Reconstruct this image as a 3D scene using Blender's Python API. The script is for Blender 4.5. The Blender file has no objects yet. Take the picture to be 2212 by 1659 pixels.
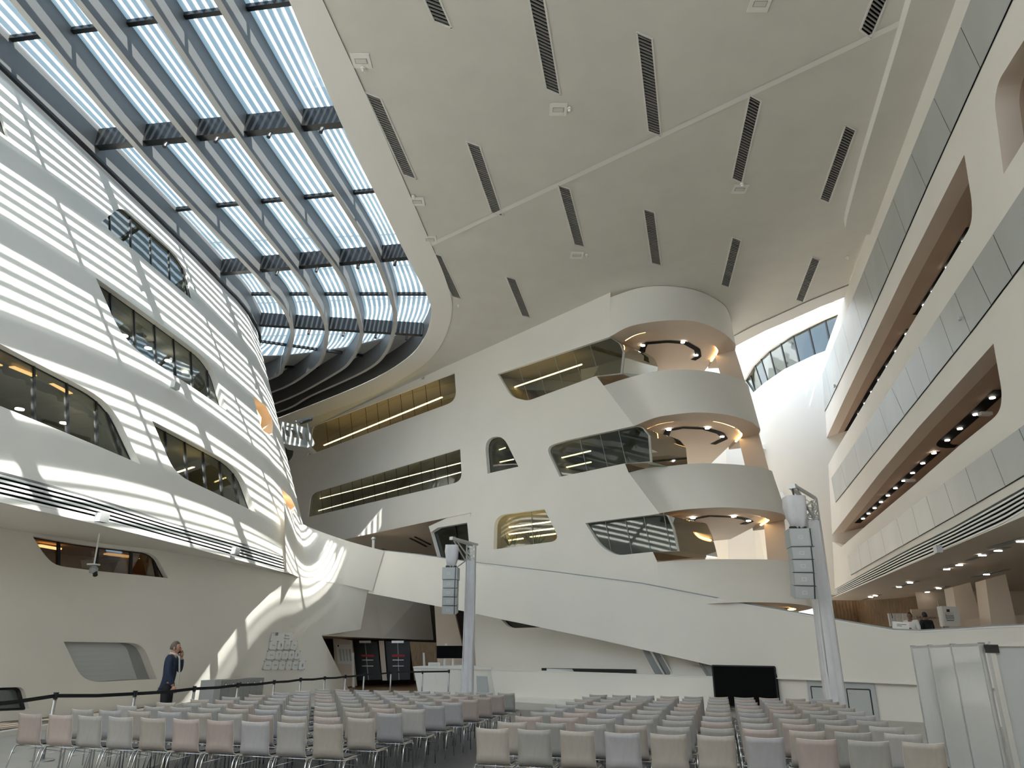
import bpy, bmesh, math, random
from mathutils import Vector, Matrix, geometry
from mathutils.bvhtree import BVHTree
random.seed(7)
SC = bpy.context.scene
COL = SC.collection
PI = math.pi
# ------------------------------------------------------------------ camera
FPX, PITCH, ROLL, CAMH = 1560.0, math.radians(20.5), math.radians(0.39), 1.6
_F = Vector((0, math.cos(PITCH), math.sin(PITCH)))
_U = Vector((0, -math.sin(PITCH), math.cos(PITCH)))
_R = Vector((1, 0, 0))
_R2 = _R*math.cos(ROLL) + _U*math.sin(ROLL)
_U2 = -_R*math.sin(ROLL) + _U*math.cos(ROLL)
CAM = Vector((0, 0, CAMH))
cd = bpy.data.cameras.new('camera'); co = bpy.data.objects.new('camera', cd); COL.objects.link(co)
cd.sensor_width = 36.0; cd.lens = FPX/2212*36.0; cd.clip_start = .05; cd.clip_end = 500
m = Matrix.Identity(4)
for i in range(3):
    m[i][0] = _R2[i]; m[i][1] = _U2[i]; m[i][2] = -_F[i]; m[i][3] = CAM[i]
co.matrix_world = m
SC.camera = co
# ------------------------------------------------------------------ world, sun, exposure
w = bpy.data.worlds.new('sky'); SC.world = w; w.use_nodes = True
nt = w.node_tree; nt.nodes.clear()
out = nt.nodes.new('ShaderNodeOutputWorld'); bg = nt.nodes.new('ShaderNodeBackground')
tc = nt.nodes.new('ShaderNodeTexCoord'); no = nt.nodes.new('ShaderNodeTexNoise'); no.inputs['Scale'].default_value = 2.2
no.inputs['Detail'].default_value = 5
rp = nt.nodes.new('ShaderNodeValToRGB')
rp.color_ramp.elements[0].position = .42; rp.color_ramp.elements[0].color = (.27, .42, .60, 1)
rp.color_ramp.elements[1].position = .68; rp.color_ramp.elements[1].color = (.86, .87, .87, 1)
nt.links.new(tc.outputs['Generated'], no.inputs['Vector']); nt.links.new(no.outputs['Fac'], rp.inputs['Fac'])
nt.links.new(rp.outputs['Color'], bg.inputs['Color']); nt.links.new(bg.outputs[0], out.inputs[0])
bg.inputs['Strength'].default_value = 3.0
sl = bpy.data.lights.new('sun', 'SUN'); sl.energy = 21.0; sl.angle = math.radians(.53); sl.color = (1, .955, .88)
so = bpy.data.objects.new('sun', sl); COL.objects.link(so)
so.rotation_euler = Vector((-.235, .487, -1)).to_track_quat('-Z', 'Y').to_euler(); so.location = (6, -10, 40)
SC.view_settings.view_transform = 'Standard'; SC.view_settings.look = 'None'
SC.view_settings.gamma = 1; SC.view_settings.use_curve_mapping = False
SC.view_settings.exposure = 0.74
try: SC.cycles.max_bounces = 10; SC.cycles.diffuse_bounces = 6; SC.cycles.transparent_max_bounces = 24; SC.cycles.use_denoising = True
except Exception: pass
# ------------------------------------------------------------------ pixel rays to 3D
def ray(x, y): return _F + _R2*((x-1106)/FPX) - _U2*((y-829.5)/FPX)
def onz(x, y, z):
    d = ray(x, y); return CAM + d*((z-CAMH)/d.z)
def onp(x, y, P, n):
    d = ray(x, y); return CAM + d*((P-CAM).dot(n)/d.dot(n))
def ony(x, y, Y):
    d = ray(x, y); return CAM + d*(Y/d.y)
# ------------------------------------------------------------------ materials
def mat(name, col, rough=.6, metal=0, noise=0, nscale=8, bump=0, bscale=200, emit=None, estr=0, spec=.5, stretch=None, objcol=False):
    mt = bpy.data.materials.new(name); mt.use_nodes = True
    t = mt.node_tree; b = t.nodes['Principled BSDF']
    b.inputs['Roughness'].default_value = rough; b.inputs['Metallic'].default_value = metal
    b.inputs['Specular IOR Level'].default_value = spec
    tc = t.nodes.new('ShaderNodeTexCoord'); vec = tc.outputs['Object']
    if stretch:
        mp = t.nodes.new('ShaderNodeMapping'); mp.inputs['Scale'].default_value = stretch
        t.links.new(vec, mp.inputs['Vector']); vec = mp.outputs['Vector']
    nz = t.nodes.new('ShaderNodeTexNoise'); nz.inputs['Scale'].default_value = nscale; nz.inputs['Detail'].default_value = 6
    t.links.new(vec, nz.inputs['Vector'])
    mx = t.nodes.new('ShaderNodeMix'); mx.data_type = 'RGBA'; mx.blend_type = 'MULTIPLY'
    r = t.nodes.new('ShaderNodeValToRGB'); k = 1-noise
    r.color_ramp.elements[0].color = (k, k, k, 1); r.color_ramp.elements[0].position = .3
    r.color_ramp.elements[1].color = (1, 1, 1, 1); r.color_ramp.elements[1].position = .7
    t.links.new(nz.outputs['Fac'], r.inputs['Fac'])
    mx.inputs['Factor'].default_value = 1
    if objcol:
        oi = t.nodes.new('ShaderNodeObjectInfo'); t.links.new(oi.outputs['Color'], mx.inputs['A'])
    else: mx.inputs['A'].default_value = (*col, 1)
    t.links.new(r.outputs['Color'], mx.inputs['B']); t.links.new(mx.outputs['Result'], b.inputs['Base Color'])
    if bump:
        n2 = t.nodes.new('ShaderNodeTexNoise'); n2.inputs['Scale'].default_value = bscale
        bp = t.nodes.new('ShaderNodeBump'); bp.inputs['Strength'].default_value = bump; bp.inputs['Distance'].default_value = .01
        t.links.new(tc.outputs['Object'], n2.inputs['Vector']); t.links.new(n2.outputs['Fac'], bp.inputs['Height']); t.links.new(bp.outputs[0], b.inputs['Normal'])
    if emit:
        b.inputs['Emission Color'].default_value = (*emit, 1); b.inputs['Emission Strength'].default_value = estr
    return mt
def glassmat(name, tint, refl=.1, rough=.02):
    mt = bpy.data.materials.new(name); mt.use_nodes = True; t = mt.node_tree; t.nodes.clear()
    o = t.nodes.new('ShaderNodeOutputMaterial'); mx = t.nodes.new('ShaderNodeMixShader')
    tr = t.nodes.new('ShaderNodeBsdfTransparent'); tr.inputs[0].default_value = (*tint, 1)
    gl = t.nodes.new('ShaderNodeBsdfGlossy'); gl.inputs['Roughness'].default_value = rough; gl.inputs['Color'].default_value = (.9, .95, .95, 1)
    lw = t.nodes.new('ShaderNodeLayerWeight'); lw.inputs['Blend'].default_value = .35
    ma = t.nodes.new('ShaderNodeMath'); ma.operation = 'MULTIPLY_ADD'; ma.inputs[1].default_value = .5; ma.inputs[2].default_value = refl
    t.links.new(lw.outputs['Fresnel'], ma.inputs[0]); t.links.new(ma.outputs[0], mx.inputs[0])
    t.links.new(tr.outputs[0], mx.inputs[1]); t.links.new(gl.outputs[0], mx.inputs[2]); t.links.new(mx.outputs[0], o.inputs[0])
    return mt
M = dict(
 wall=mat('white_plaster', (.82, .785, .72), .7, noise=.05, nscale=.35, bump=.03, bscale=60),
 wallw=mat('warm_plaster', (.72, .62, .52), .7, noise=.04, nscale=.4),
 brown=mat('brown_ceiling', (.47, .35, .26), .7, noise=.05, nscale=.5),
 ceil=mat('perforated_ceiling', (.66, .645, .59), .85, noise=.06, nscale=.8, bump=.15, bscale=45),
 rim=mat('smooth_ceiling_rim', (.78, .76, .72), .7),
 panelg=mat('grey_parapet_panel', (.47, .49, .475), .42, noise=.12, nscale=.7, stretch=(1, 1, .3)),
 black=mat('black_metal', (.012, .012, .013), .45),
 blackm=mat('matte_black', (.004, .004, .004), .8, spec=.1),
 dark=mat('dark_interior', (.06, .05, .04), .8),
 room=mat('room_interior', (.30, .27, .22), .8, noise=.1),
 roomw=mat('warm_room', (.36, .295, .205), .8, noise=.1),
 beam=mat('beam_grey', (.13, .13, .128), .5), roofp=mat('roof_panel_grey', (.42, .42, .42), .6), flange=mat('beam_flange', (.42, .42, .42), .5),
 darkbeam=mat('dark_steel', (.016, .018, .02), .3),
 frit=mat('white_frit', (.85, .9, .9), .6),
 glass=glassmat('skylight_glass', (.67, .705, .72), .03),
 wglass=glassmat('window_glass', (.55, .62, .56), .10),
 cglass=glassmat('clear_glass', (.75, .84, .80), .10),
 slat=mat('white_slat', (.82, .82, .8), .5),
 vent=mat('vent_slat', (.25, .25, .24), .5),
 strip=mat('warm_light_strip', (1, .8, .5), .5, emit=(1, .70, .30), estr=5),
 glow=mat('soft_orange_light', (.9, .6, .3), .6, emit=(1, .55, .22), estr=1.1),
 glow2=mat('dim_orange_light', (.6, .35, .15), .6, emit=(1, .5, .18), estr=.35), amber=mat('amber_room', (.5, .30, .12), .8),
 strip2=mat('pale_light_strip', (1, .9, .7), .5, emit=(1, .84, .56), estr=1.6),
 cool=mat('white_light', (1, 1, 1), .5, emit=(1, .93, .8), estr=9),
 cove=mat('cove_light', (1, .8, .5), .5, emit=(1, .66, .27), estr=3.5),
 floor=mat('pale_floor', (.42, .405, .37), .35, noise=.12, nscale=1.2),
 fdark=mat('dark_floor', (.075, .078, .08), .3, noise=.25, nscale=2),
 wood=mat('wall_wood', (.30, .20, .11), .6, noise=.5, nscale=6, stretch=(5, 5, .4)),
 woodf=mat('wood_floor', (.34, .22, .12), .35, noise=.2, nscale=3),
 ply=mat('plywood', (.5, .5, .5), .42, noise=.10, nscale=7, stretch=(4, 4, .9), objcol=True),
 plye=mat('plywood_edge', (.72, .66, .58), .5),
 chrome=mat('chrome', (.62, .62, .62), .18, metal=1),
 steel=mat('brushed_steel', (.5, .5, .5), .35, metal=1),
 seat=mat('grey_fabric', (.16, .16, .17), .9, noise=.3, nscale=60),
 cloth=mat('white_cloth', (.72, .71, .73), .85, noise=.08, nscale=4),
 spk=mat('speaker_grey', (.42, .44, .43), .5, noise=.05),
 alu=mat('aluminium', (.60, .60, .58), .4, metal=.6),
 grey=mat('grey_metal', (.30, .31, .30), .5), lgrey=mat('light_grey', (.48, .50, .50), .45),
 white=mat('white_board', (.72, .73, .71), .07, noise=.03), paper=mat('paper', (.78, .78, .76), .7), ink=mat('ink', (.02, .02, .02), .6),
 skin=mat('skin', (.45, .25, .17), .5), skind=mat('tanned_skin', (.20, .10, .065), .5), hair=mat('dark_hair', (.012, .009, .008), .6), hairg=mat('grey_hair', (.11, .085, .065), .7),
 navy=mat('navy_jacket', (.015, .028, .065), .8, noise=.3, nscale=20), trous=mat('black_trousers', (.008, .008, .009), .8), shirt=mat('white_shirt', (.7, .68, .66), .8),
 red=mat('red', (.4, .02, .03), .5), tape=mat('black_tape', (.006, .006, .007), .8), acr=glassmat('acrylic', (.93, .94, .94), .0),
 green=mat('plant_green', (.05, .09, .03), .7), facade=mat('far_facade', (.6, .62, .64), .7, noise=.1),
)
ft = M['frit'].node_tree; ft.nodes.clear()
_o = ft.nodes.new('ShaderNodeOutputMaterial'); _a = ft.nodes.new('ShaderNodeAddShader'); _t = ft.nodes.new('ShaderNodeBsdfTranslucent'); _t.inputs[0].default_value = (.022, .032, .04, 1)
_m = ft.nodes.new('ShaderNodeMixShader'); _m.inputs[0].default_value = .045; _tr = ft.nodes.new('ShaderNodeBsdfTransparent'); _tr.inputs[0].default_value = (.8, .9, .95, 1); _d = ft.nodes.new('ShaderNodeBsdfDiffuse'); _d.inputs[0].default_value = (.4, .45, .48, 1)
ft.links.new(_d.outputs[0], _m.inputs[1]); ft.links.new(_tr.outputs[0], _m.inputs[2]); ft.links.new(_m.outputs[0], _a.inputs[0]); ft.links.new(_t.outputs[0], _a.inputs[1]); ft.links.new(_a.outputs[0], _o.inputs[0])
# ------------------------------------------------------------------ object helpers
def tag(o, label=None, cat=None, group=None, kind=None):
    if label: o['label'] = label
    if cat: o['category'] = cat
    if group: o['group'] = group
    if kind: o['kind'] = kind
    return o
def link(name, me, parent=None, mats=None, smooth=False):
    o = bpy.data.objects.new(name, me); COL.objects.link(o)
    if mats is not None:
        for mm in (mats if isinstance(mats, (list, tuple)) else [mats]): me.materials.append(mm)
    if smooth:
        me.polygons.foreach_set('use_smooth', [True]*len(me.polygons))
    if parent: 
        o.parent = parent
    return o
def mesh(name, vs, fs, mt, parent=None, smooth=False):
    me = bpy.data.meshes.new(name); off = parent.matrix_world.translation if False else None
    me.from_pydata([tuple(v) for v in vs], [], fs); me.update()
    return link(name, me, parent, mt, smooth)
def empty(name, loc=(0, 0, 0), rz=0):
    o = bpy.data.objects.new(name, None); COL.objects.link(o); o.location = loc; o.rotation_euler = (0, 0, rz); return o
class MB:
    def __init__(s): s.v = []; s.f = []
    def add(s, vs, fs):
        n = len(s.v); s.v += [Vector(v) for v in vs]; s.f += [tuple(i+n for i in f) for f in fs]; return s
    def box(s, x0, x1, y0, y1, z0, z1):
        return s.add([(x0, y0, z0), (x1, y0, z0), (x1, y1, z0), (x0, y1, z0), (x0, y0, z1), (x1, y0, z1), (x1, y1, z1), (x0, y1, z1)],
                     [(0, 3, 2, 1), (4, 5, 6, 7), (0, 1, 5, 4), (1, 2, 6, 5), (2, 3, 7, 6), (3, 0, 4, 7)])
    def bar(s, a, b, w, h=None, up=(0, 0, 1)):
        a = Vector(a); b = Vector(b); h = h or w; d = (b-a).normalized(); up = Vector(up)
        if abs(d.dot(up)) > .98: up = Vector((1, 0, 0))
        r = d.cross(up).normalized()*w/2; u = r.cross(d).normalized()*h/2
        vs = [a-r-u, a+r-u, a+r+u, a-r+u, b-r-u, b+r-u, b+r+u, b-r+u]
        return s.add(vs, [(0, 3, 2, 1), (4, 5, 6, 7), (0, 1, 5, 4), (1, 2, 6, 5), (2, 3, 7, 6), (3, 0, 4, 7)])
    def tube(s, pts, r, n=8, cap=True, radii=None):
        pts = [Vector(p) for p in pts]; rings = []; prev = None
        for i, p in enumerate(pts):
            d = (pts[min(i+1, len(pts)-1)]-pts[max(i-1, 0)]).normalized()
            if prev is None: prev = Vector((0, 0, 1)) if abs(d.z) < .9 else Vector((1, 0, 0))
            a = d.cross(prev).normalized(); b = a.cross(d).normalized(); prev = b
            rr = radii[i] if radii else r
            rings.append([p + a*math.cos(2*PI*k/n)*rr + b*math.sin(2*PI*k/n)*rr for k in range(n)])
        vs = [v for q in rings for v in q]; fs = []
        for i in range(len(pts)-1):
            for k in range(n): fs.append((i*n+k, i*n+(k+1) % n, (i+1)*n+(k+1) % n, (i+1)*n+k))
        if cap: fs.append(tuple(range(n-1, -1, -1))); fs.append(tuple((len(pts)-1)*n+k for k in range(n)))
        return s.add(vs, fs)
    def disc(s, c, r, h, n=24):
        c = Vector(c); return s.tube([c, c+Vector((0, 0, h))], r, n)
    def prism(s, poly, d):
        d = Vector(d); n = len(poly); poly = [Vector(p) for p in poly]
        vs = poly+[p+d for p in poly]
        tri = geometry.tessellate_polygon([poly])
        fs = [tuple(t) for t in tri]+[tuple(i+n for i in reversed(t)) for t in tri]
        for i in range(n): fs.append((i, (i+1) % n, n+(i+1) % n, n+i))
        return s.add(vs, fs)
    def ball(s, c, r, n=12, sc=(1, 1, 1)):
        c = Vector(c); vs = []; fs = []; mseg = n//2
        for i in range(mseg+1):
            th = PI*i/mseg
            for k in range(n): vs.append(c+Vector((r*sc[0]*math.sin(th)*math.cos(2*PI*k/n), r*sc[1]*math.sin(th)*math.sin(2*PI*k/n), r*sc[2]*math.cos(th))))
        for i in range(mseg):
            for k in range(n): fs.append((i*n+k, (i+1)*n+k, (i+1)*n+(k+1) % n, i*n+(k+1) % n))
        return s.add(vs, fs)
    def build(s, name, mt, parent=None, smooth=False):
        return mesh(name, s.v, s.f, mt, parent, smooth)
def rnd(pts, n=6):
    "polygon corners (x,y[,r]) rounded by a bezier of reach r pixels"
    o = []; N = len(pts)
    for i, p in enumerate(pts):
        r = p[2] if len(p) > 2 else 0
        P = Vector(p[:2])
        if r <= 0: o.append(tuple(P)); continue
        A = Vector(pts[i-1][:2])-P; B = Vector(pts[(i+1) % N][:2])-P
        a = P+A.normalized()*min(r, A.length*.48); b = P+B.normalized()*min(r, B.length*.48)
        for k in range(n+1):
            t = k/n; o.append(tuple(a*(1-t)**2+P*2*t*(1-t)+b*t*t))
    return o
def inpoly(x, y, poly):
    c = False; j = len(poly)-1
    for i in range(len(poly)):
        xi, yi = poly[i][:2]; xj, yj = poly[j][:2]
        if (yi > y) != (yj > y) and x < (xj-xi)*(y-yi)/(yj-yi)+xi: c = not c
        j = i
    return c
def cdt(outline, holes=(), grid=()):
    vs = []; es = []
    for lp in [outline]+list(holes):
        b = len(vs); n = len(lp); vs += [Vector(p[:2]) for p in lp]; es += [(b+i, b+(i+1) % n) for i in range(n)]
    for g in grid:
        if inpoly(g[0], g[1], outline) and not any(inpoly(g[0], g[1], h) for h in holes): vs.append(Vector(g[:2]))
    r = geometry.delaunay_2d_cdt(vs, es, [], 0, 1e-6)
    V, Fc = r[0], r[2]; keep = []
    for f in Fc:
        c = sum((V[i] for i in f), Vector((0, 0)))/len(f)
        if inpoly(c.x, c.y, outline) and not any(inpoly(c.x, c.y, h) for h in holes): keep.append(tuple(f))
    return V, keep
def resample(pts, n):
    pts = [Vector(p) for p in pts]; L = [0]
    for i in range(1, len(pts)): L.append(L[-1]+(pts[i]-pts[i-1]).length)
    o = []; j = 0
    for k in range(n):
        s = L[-1]*k/(n-1)
        while j < len(L)-2 and L[j+1] < s: j += 1
        t = (s-L[j])/max(L[j+1]-L[j], 1e-9); o.append(pts[j].lerp(pts[j+1], min(max(t, 0), 1)))
    return o
def catmull(pts, sub=5):
    pts = [Vector(p) for p in pts]; n = len(pts); o = []
    for i in range(n-1):
        p0 = pts[i-1] if i else pts[0]*2-pts[1]; p1 = pts[i]; p2 = pts[i+1]; p3 = pts[i+2] if i+2 < n else pts[-1]*2-pts[-2]
        for k in range(sub):
            t = k/sub
            o.append(.5*((2*p1)+(p2-p0)*t+(2*p0-5*p1+4*p2-p3)*t*t+(3*p1-p0-3*p2+p3)*t**3))
    o.append(pts[-1]); return o
class Surf:
    "loft through rails (each a list of 3D nodes, same count), with pixel -> (s,t) lookup"
    def __init__(s, rails, sub=5, tsub=1):
        s.G = [catmull(r, sub) if sub > 1 else [Vector(p) for p in r] for r in rails]
        if tsub > 1:
            g = []
            for j in range(len(s.G)-1):
                for k in range(tsub): g.append([a.lerp(b, k/tsub) for a, b in zip(s.G[j], s.G[j+1])])
            g.append(s.G[-1]); s.G = g
        A = s.G[0]; s.S = [0]
        for i in range(1, len(A)): s.S.append(s.S[-1]+(A[i]-A[i-1]).length)
        mid = len(A)//2; s.T = [0]
        for j in range(1, len(s.G)): s.T.append(s.T[-1]+(s.G[j][mid]-s.G[j-1][mid]).length)
        s.v = [p for g in s.G for p in g]; n = len(A); s.n = n; s.tri = []
        for j in range(len(s.G)-1):
            for i in range(n-1):
                a = j*n+i; s.tri += [(a, a+1, a+n+1), (a, a+n+1, a+n)]
        s.bvh = BVHTree.FromPolygons(s.v, s.tri)
    def st(s, i): return Vector((s.S[i % s.n], s.T[i//s.n], 0))
    def px(s, x, y):
        loc, nn, idx, dist = s.bvh.ray_cast(CAM, ray(x, y).normalized())
        k = 0
        while loc is None and k < 60:
            k += 1
            for dx, dy in ((0, -k), (-k, 0), (0, k), (k, 0)):
                loc, nn, idx, dist = s.bvh.ray_cast(CAM, ray(x+dx, y+dy).normalized())
                if loc is not None: break
        if loc is None: loc, nn, idx, dist = s.bvh.find_nearest(CAM+ray(x, y)*20); print('MISS', x, y)
        a, b, c = s.tri[idx]
        q = geometry.barycentric_transform(loc, s.v[a], s.v[b], s.v[c], s.st(a), s.st(b), s.st(c)); return (q.x, q.y)
    def P(s, a, t):
        a = min(max(a, s.S[0]), s.S[-1]); t = min(max(t, 0), s.T[-1])
        i = 0
        while i < s.n-2 and s.S[i+1] < a: i += 1
        j = 0
        while j < len(s.T)-2 and s.T[j+1] < t: j += 1
        u = (a-s.S[i])/(s.S[i+1]-s.S[i]); v = (t-s.T[j])/(s.T[j+1]-s.T[j])
        g0, g1 = s.G[j], s.G[j+1]
        return g0[i].lerp(g0[i+1], u).lerp(g1[i].lerp(g1[i+1], u), v)
    def N(s, a, t, flat=False):
        e = .15; du = s.P(a+e, t)-s.P(a-e, t); dv = s.P(a, t+e)-s.P(a, t-e)
        n = du.cross(dv).normalized(); p = s.P(a, t)
        if n.dot(p-CAM) < 0: n = -n
        if flat: n.z = 0; n.normalize()
        return n      # points away from the hall
    def wall(s, name, mt, outline=None, holes=(), parent=None, smooth=True):
        if outline is None: outline = [(a, 0) for a in s.S]+[(s.S[-1], t) for t in s.T[1:-1]]+[(a, s.T[-1]) for a in reversed(s.S)]+[(s.S[0], t) for t in reversed(s.T[1:-1])]
        grid = [(a+.0007, t+.0007) for a in s.S[1:-1] for t in s.T[1:-1]]
        if len(s.T) == 2: grid = [(a+.0007, s.T[-1]*k/3+.0007) for a in s.S[1:-1] for k in (1, 2)]
        V, Fs = cdt(outline, holes, grid)
        return mesh(name, [s.P(v.x, v.y) for v in V], Fs, mt, parent, smooth)
    def ppoly(s, pts, dense=0):
        q = [s.px(*p[:2]) for p in pts]
        if dense:
            o = []
            for i in range(len(q)):
                a = Vector(q[i]); b = Vector(q[(i+1) % len(q)]); k = max(1, int((b-a).length/dense))
                for m_ in range(k): o.append(tuple(a.lerp(b, m_/k)))
            q = o
        return q
    def off(s, q, d, flat=False): return s.P(*q)+s.N(*q, flat)*d
def clip(poly, a, b, side):
    "keep the part of a 2D polygon on one side of the line a-b"
    def f(p): return side*((b[0]-a[0])*(p[1]-a[1])-(b[1]-a[1])*(p[0]-a[0]))
    o = []
    for i in range(len(poly)):
        p, q = poly[i], poly[(i+1) % len(poly)]; fp, fq = f(p), f(q)
        if fp >= 0: o.append(p)
        if (fp > 0 > fq) or (fp < 0 < fq):
            t = fp/(fp-fq); o.append((p[0]+(q[0]-p[0])*t, p[1]+(q[1]-p[1])*t))
    return o
def strip(name, A, B, mt, parent=None, smooth=True):
    n = len(A); return mesh(name, list(A)+list(B), [(i, i+1, n+i+1, n+i) for i in range(n-1)], mt, parent, smooth)
def deep(S, x, y, d):
    "point on the pixel ray that lies d behind the wall surface"
    q = S.px(x, y); n = S.N(*q, True); r_ = ray(x, y); return CAM+r_*(((S.P(*q)-CAM).dot(n)+d)/r_.dot(n))
WN = [0]
def window(S, q, *a, dirv=None, **k):
    if dirv is None: return _window(S, q, *a, **k)
    old = S.off; S.off = lambda q_, d, flat=False: S.P(*q_)+dirv*d
    r = _window(S, q, *a, **k); S.off = old; return r
def _window(S, q, mull=(), rev=.25, room=3.5, rmat='room', gmat='wglass', frame=.04, closed=True, bars='black', label=None, lights=(), open_=False, revmat='wall', bw=.05, flatn=True, gapx=None):
    "q: hole outline in (s,t). makes reveal, panes, mullions and the room behind"
    WN[0] += 1
    root = empty('window_%d' % WN[0]) if not open_ else empty('trim_%d' % WN[0])
    tag(root, label, None, None, 'structure')
    n = len(q); A = [S.P(*p) for p in q]; B = [S.off(p, rev, True) for p in q]
    cyc = (lambda L: L+[L[0]]) if closed else (lambda L: L)
    strip('reveal', cyc(A), cyc(B), M[revmat], root, False)
    C = [S.off(p, rev+room, True) for p in q]
    if gapx is None: strip('room_lining', cyc(B), cyc(C), M[rmat], root, False)
    else:
        k1, k2 = MB(), MB()
        for i in range(n):
            j = (i+1) % n; (k2 if (q[i][0]+q[j][0])/2 > gapx else k1).add([B[i], B[j], C[j], C[i]], [(0, 1, 2, 3)])
        k1.build('room_lining', M[rmat], root); k2.build('side_glass', M[gmat], root)
    V, Fs = cdt(q); mesh('room_back', [S.off((v.x, v.y), rev+room, True) for v in V], Fs, M[rmat], root)
    if not open_:
        polys = [q]; lines = []
        for a, b in mull:
            pa, pb = S.px(*a), S.px(*b); lines.append((pa, pb)); nx = []
            for pl in polys:
                for sd in (1, -1):
                    c = clip(pl, pa, pb, sd)
                    if len(c) > 2:
                        ar = abs(sum(c[i][0]*c[i-1][1]-c[i-1][0]*c[i][1] for i in range(len(c))))/2
                        if ar > .02: nx.append(c)
            polys = nx
        for pl in polys:
            try:
                V, Fs = cdt(pl); mesh('pane', [S.off((v.x, v.y), rev*.9, True) for v in V], Fs, M[gmat], root)
            except Exception as e: print('pane', e)
        for pa, pb in lines:
            MB().bar(S.off(pa, rev*.82, True), S.off(pb, rev*.82, True), bw, .05 if bw > .03 else .02, S.N(*pa, True)).build('mullion', M[bars], root)
        if frame:
            MB().tube(cyc([S.off(p, rev*.88, True) for p in q]), frame*.7, 4, False).build('frame', M[bars], root)
    return root
def flatlight(name, pxs, z, wd, mt, parent, thick=.04):
    "a light bar lying at height z along pixel polyline"
    P = [onz(x, y, z) for x, y in pxs]; b = MB()
    for i in range(len(P)-1): b.bar(P[i], P[i+1], wd, thick)
    return b.build(name, mt, parent)
def ribbon(pts, wd, z=None):
    L = []; R_ = []
    for i, p in enumerate(pts):
        d = pts[min(i+1, len(pts)-1)]-pts[max(i-1, 0)]; nrm = Vector((-d.y, d.x, 0)).normalized()*wd/2
        L.append(p+nrm); R_.append(p-nrm)
    return L, R_
def text(s, size, mt, parent, M4, name='lettering', align='CENTER'):
    cu = bpy.data.curves.new(name, 'FONT'); cu.body = s; cu.size = size; cu.align_x = align; cu.align_y = 'CENTER'; cu.resolution_u = 2
    o = bpy.data.objects.new(name, cu); COL.objects.link(o)
    dg = bpy.context.evaluated_depsgraph_get(); me = bpy.data.meshes.new_from_object(o.evaluated_get(dg))
    bpy.data.objects.remove(o); o = link(name, me, parent, mt); o.matrix_local = M4; return o
def facing(p, yaw=0, tilt=0):
    "matrix that stands a text in the XZ plane looking to -Y, at p"
    return Matrix.Translation(p) @ Matrix.Rotation(yaw, 4, 'Z') @ Matrix.Rotation(PI/2+tilt, 4, 'X')
ZC = 18.0
# ================================================================== FLOOR
fl = mesh('floor', [(-40, -14, 0), (40, -14, 0), (40, 62, 0), (-40, 62, 0)], [(0, 1, 2, 3)], M['floor']); tag(fl, 'pale grey polished floor of the hall', None, None, 'structure')
YAW = math.radians(15.35); FW = Vector((math.sin(YAW), math.cos(YAW), 0)); RT = Vector((math.cos(YAW), -math.sin(YAW), 0))
dk = [onz(335, 1655, 0), Vector((-5.2, 6, 0)), Vector((-5.6, -6, 0)), Vector((3, -6, 0)), onz(1960, 1720, 0), onz(1900, 1585, 0), onz(1540, 1545, 0), onz(1110, 1533, 0), onz(960, 1523, 0), onz(700, 1530, 0)]
dkp = [(p.x, p.y) for p in dk]; V, Fs = cdt(dkp)
b = MB(); b.prism([(x, y, .001) for x, y in dkp], (0, 0, .006)); tag(b.build('floor_inlay', M['fdark']), 'dark grey stone floor area under the chairs', None, None, 'structure')
# ================================================================== LEFT WALLS
sb = [onz(0, 1139, 4.6), onz(190, 1170, 4.6), onz(380, 1194, 4.6), onz(585, 1232, 4.6)]   # back of soffit
sf = [onz(0, 1085, 4.6), onz(231, 1136, 4.6), onz(430, 1188, 4.6), onz(620, 1238, 4.6)]    # front of soffit
d0 = (sb[1]-sb[0]).normalized(); sf = [Vector((-11.1, 15.2, 4.6)), Vector((-10.2, 19.8, 4.6)), Vector((-9.6, 24.5, 4.6)), Vector((-9.03, 30, 4.6))]
low0 = [(-15.2, 2, 0), (-13.8, 10, 0), (-12.35, 18, 0), (-11.4, 22.8, 0), (-10.75, 26, 0), (-9.3, 30, 0), (-8.75, 31.6, 0), (-7.85, 33.3, 0), (-7.6, 34.8, 0), (-7.4, 36.2, 0)]
low1 = [sb[0]-d0*17, sb[0]-d0*8, sb[0], sb[1], sb[2], sb[3], Vector((-9.0, 31.4, 4.6)), Vector((-8.75, 33.0, 4.6)), Vector((-8.0, 34.5, 4.6)), Vector((-6.67, 35.1, 4.6))]
SL = Surf([low0, low1], 4, 3)
wE = SL.ppoly(rnd([(70, 1158), (335, 1196, 22), (364, 1249), (108, 1221, 34)]), .6)
wN = SL.ppoly(rnd([(136, 1386), (308, 1389, 28), (340, 1467), (178, 1475, 40)]), .6)
wB = SL.ppoly(rnd([(-140, 1490), (50, 1484, 12), (63, 1534, 4), (-140, 1542)]), .8)
pj = [SL.px(695, 1373), SL.px(752, 1484)]
e = SL.S[-1]; k0 = pj[1][0]
outl = [(a, 0) for a in SL.S if a < k0+.05]+[(k0+.15, 0), (pj[0][0], pj[0][1]), (e, pj[0][1]+.35), (e, SL.T[-1])]+[(a, SL.T[-1]) for a in reversed(SL.S[:-1])]
wl = SL.wall('wall_left', M['wall'], outl, [wE, wN, wB]); tag(wl, 'white lower wall on the left, under the overhanging upper storeys', None, None, 'structure')
r = window(SL, wE, [((138, 1160), (136, 1232)), ((219, 1175), (216, 1240)), ((291, 1183), (290, 1248)), ((338, 1192), (352, 1252))], .25, 2.5, 'amber', 'cglass', label='low slanted window with warm lit room behind, in lower left wall', bw=.09)
zt = SL.P(*wE[3]).z
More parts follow.
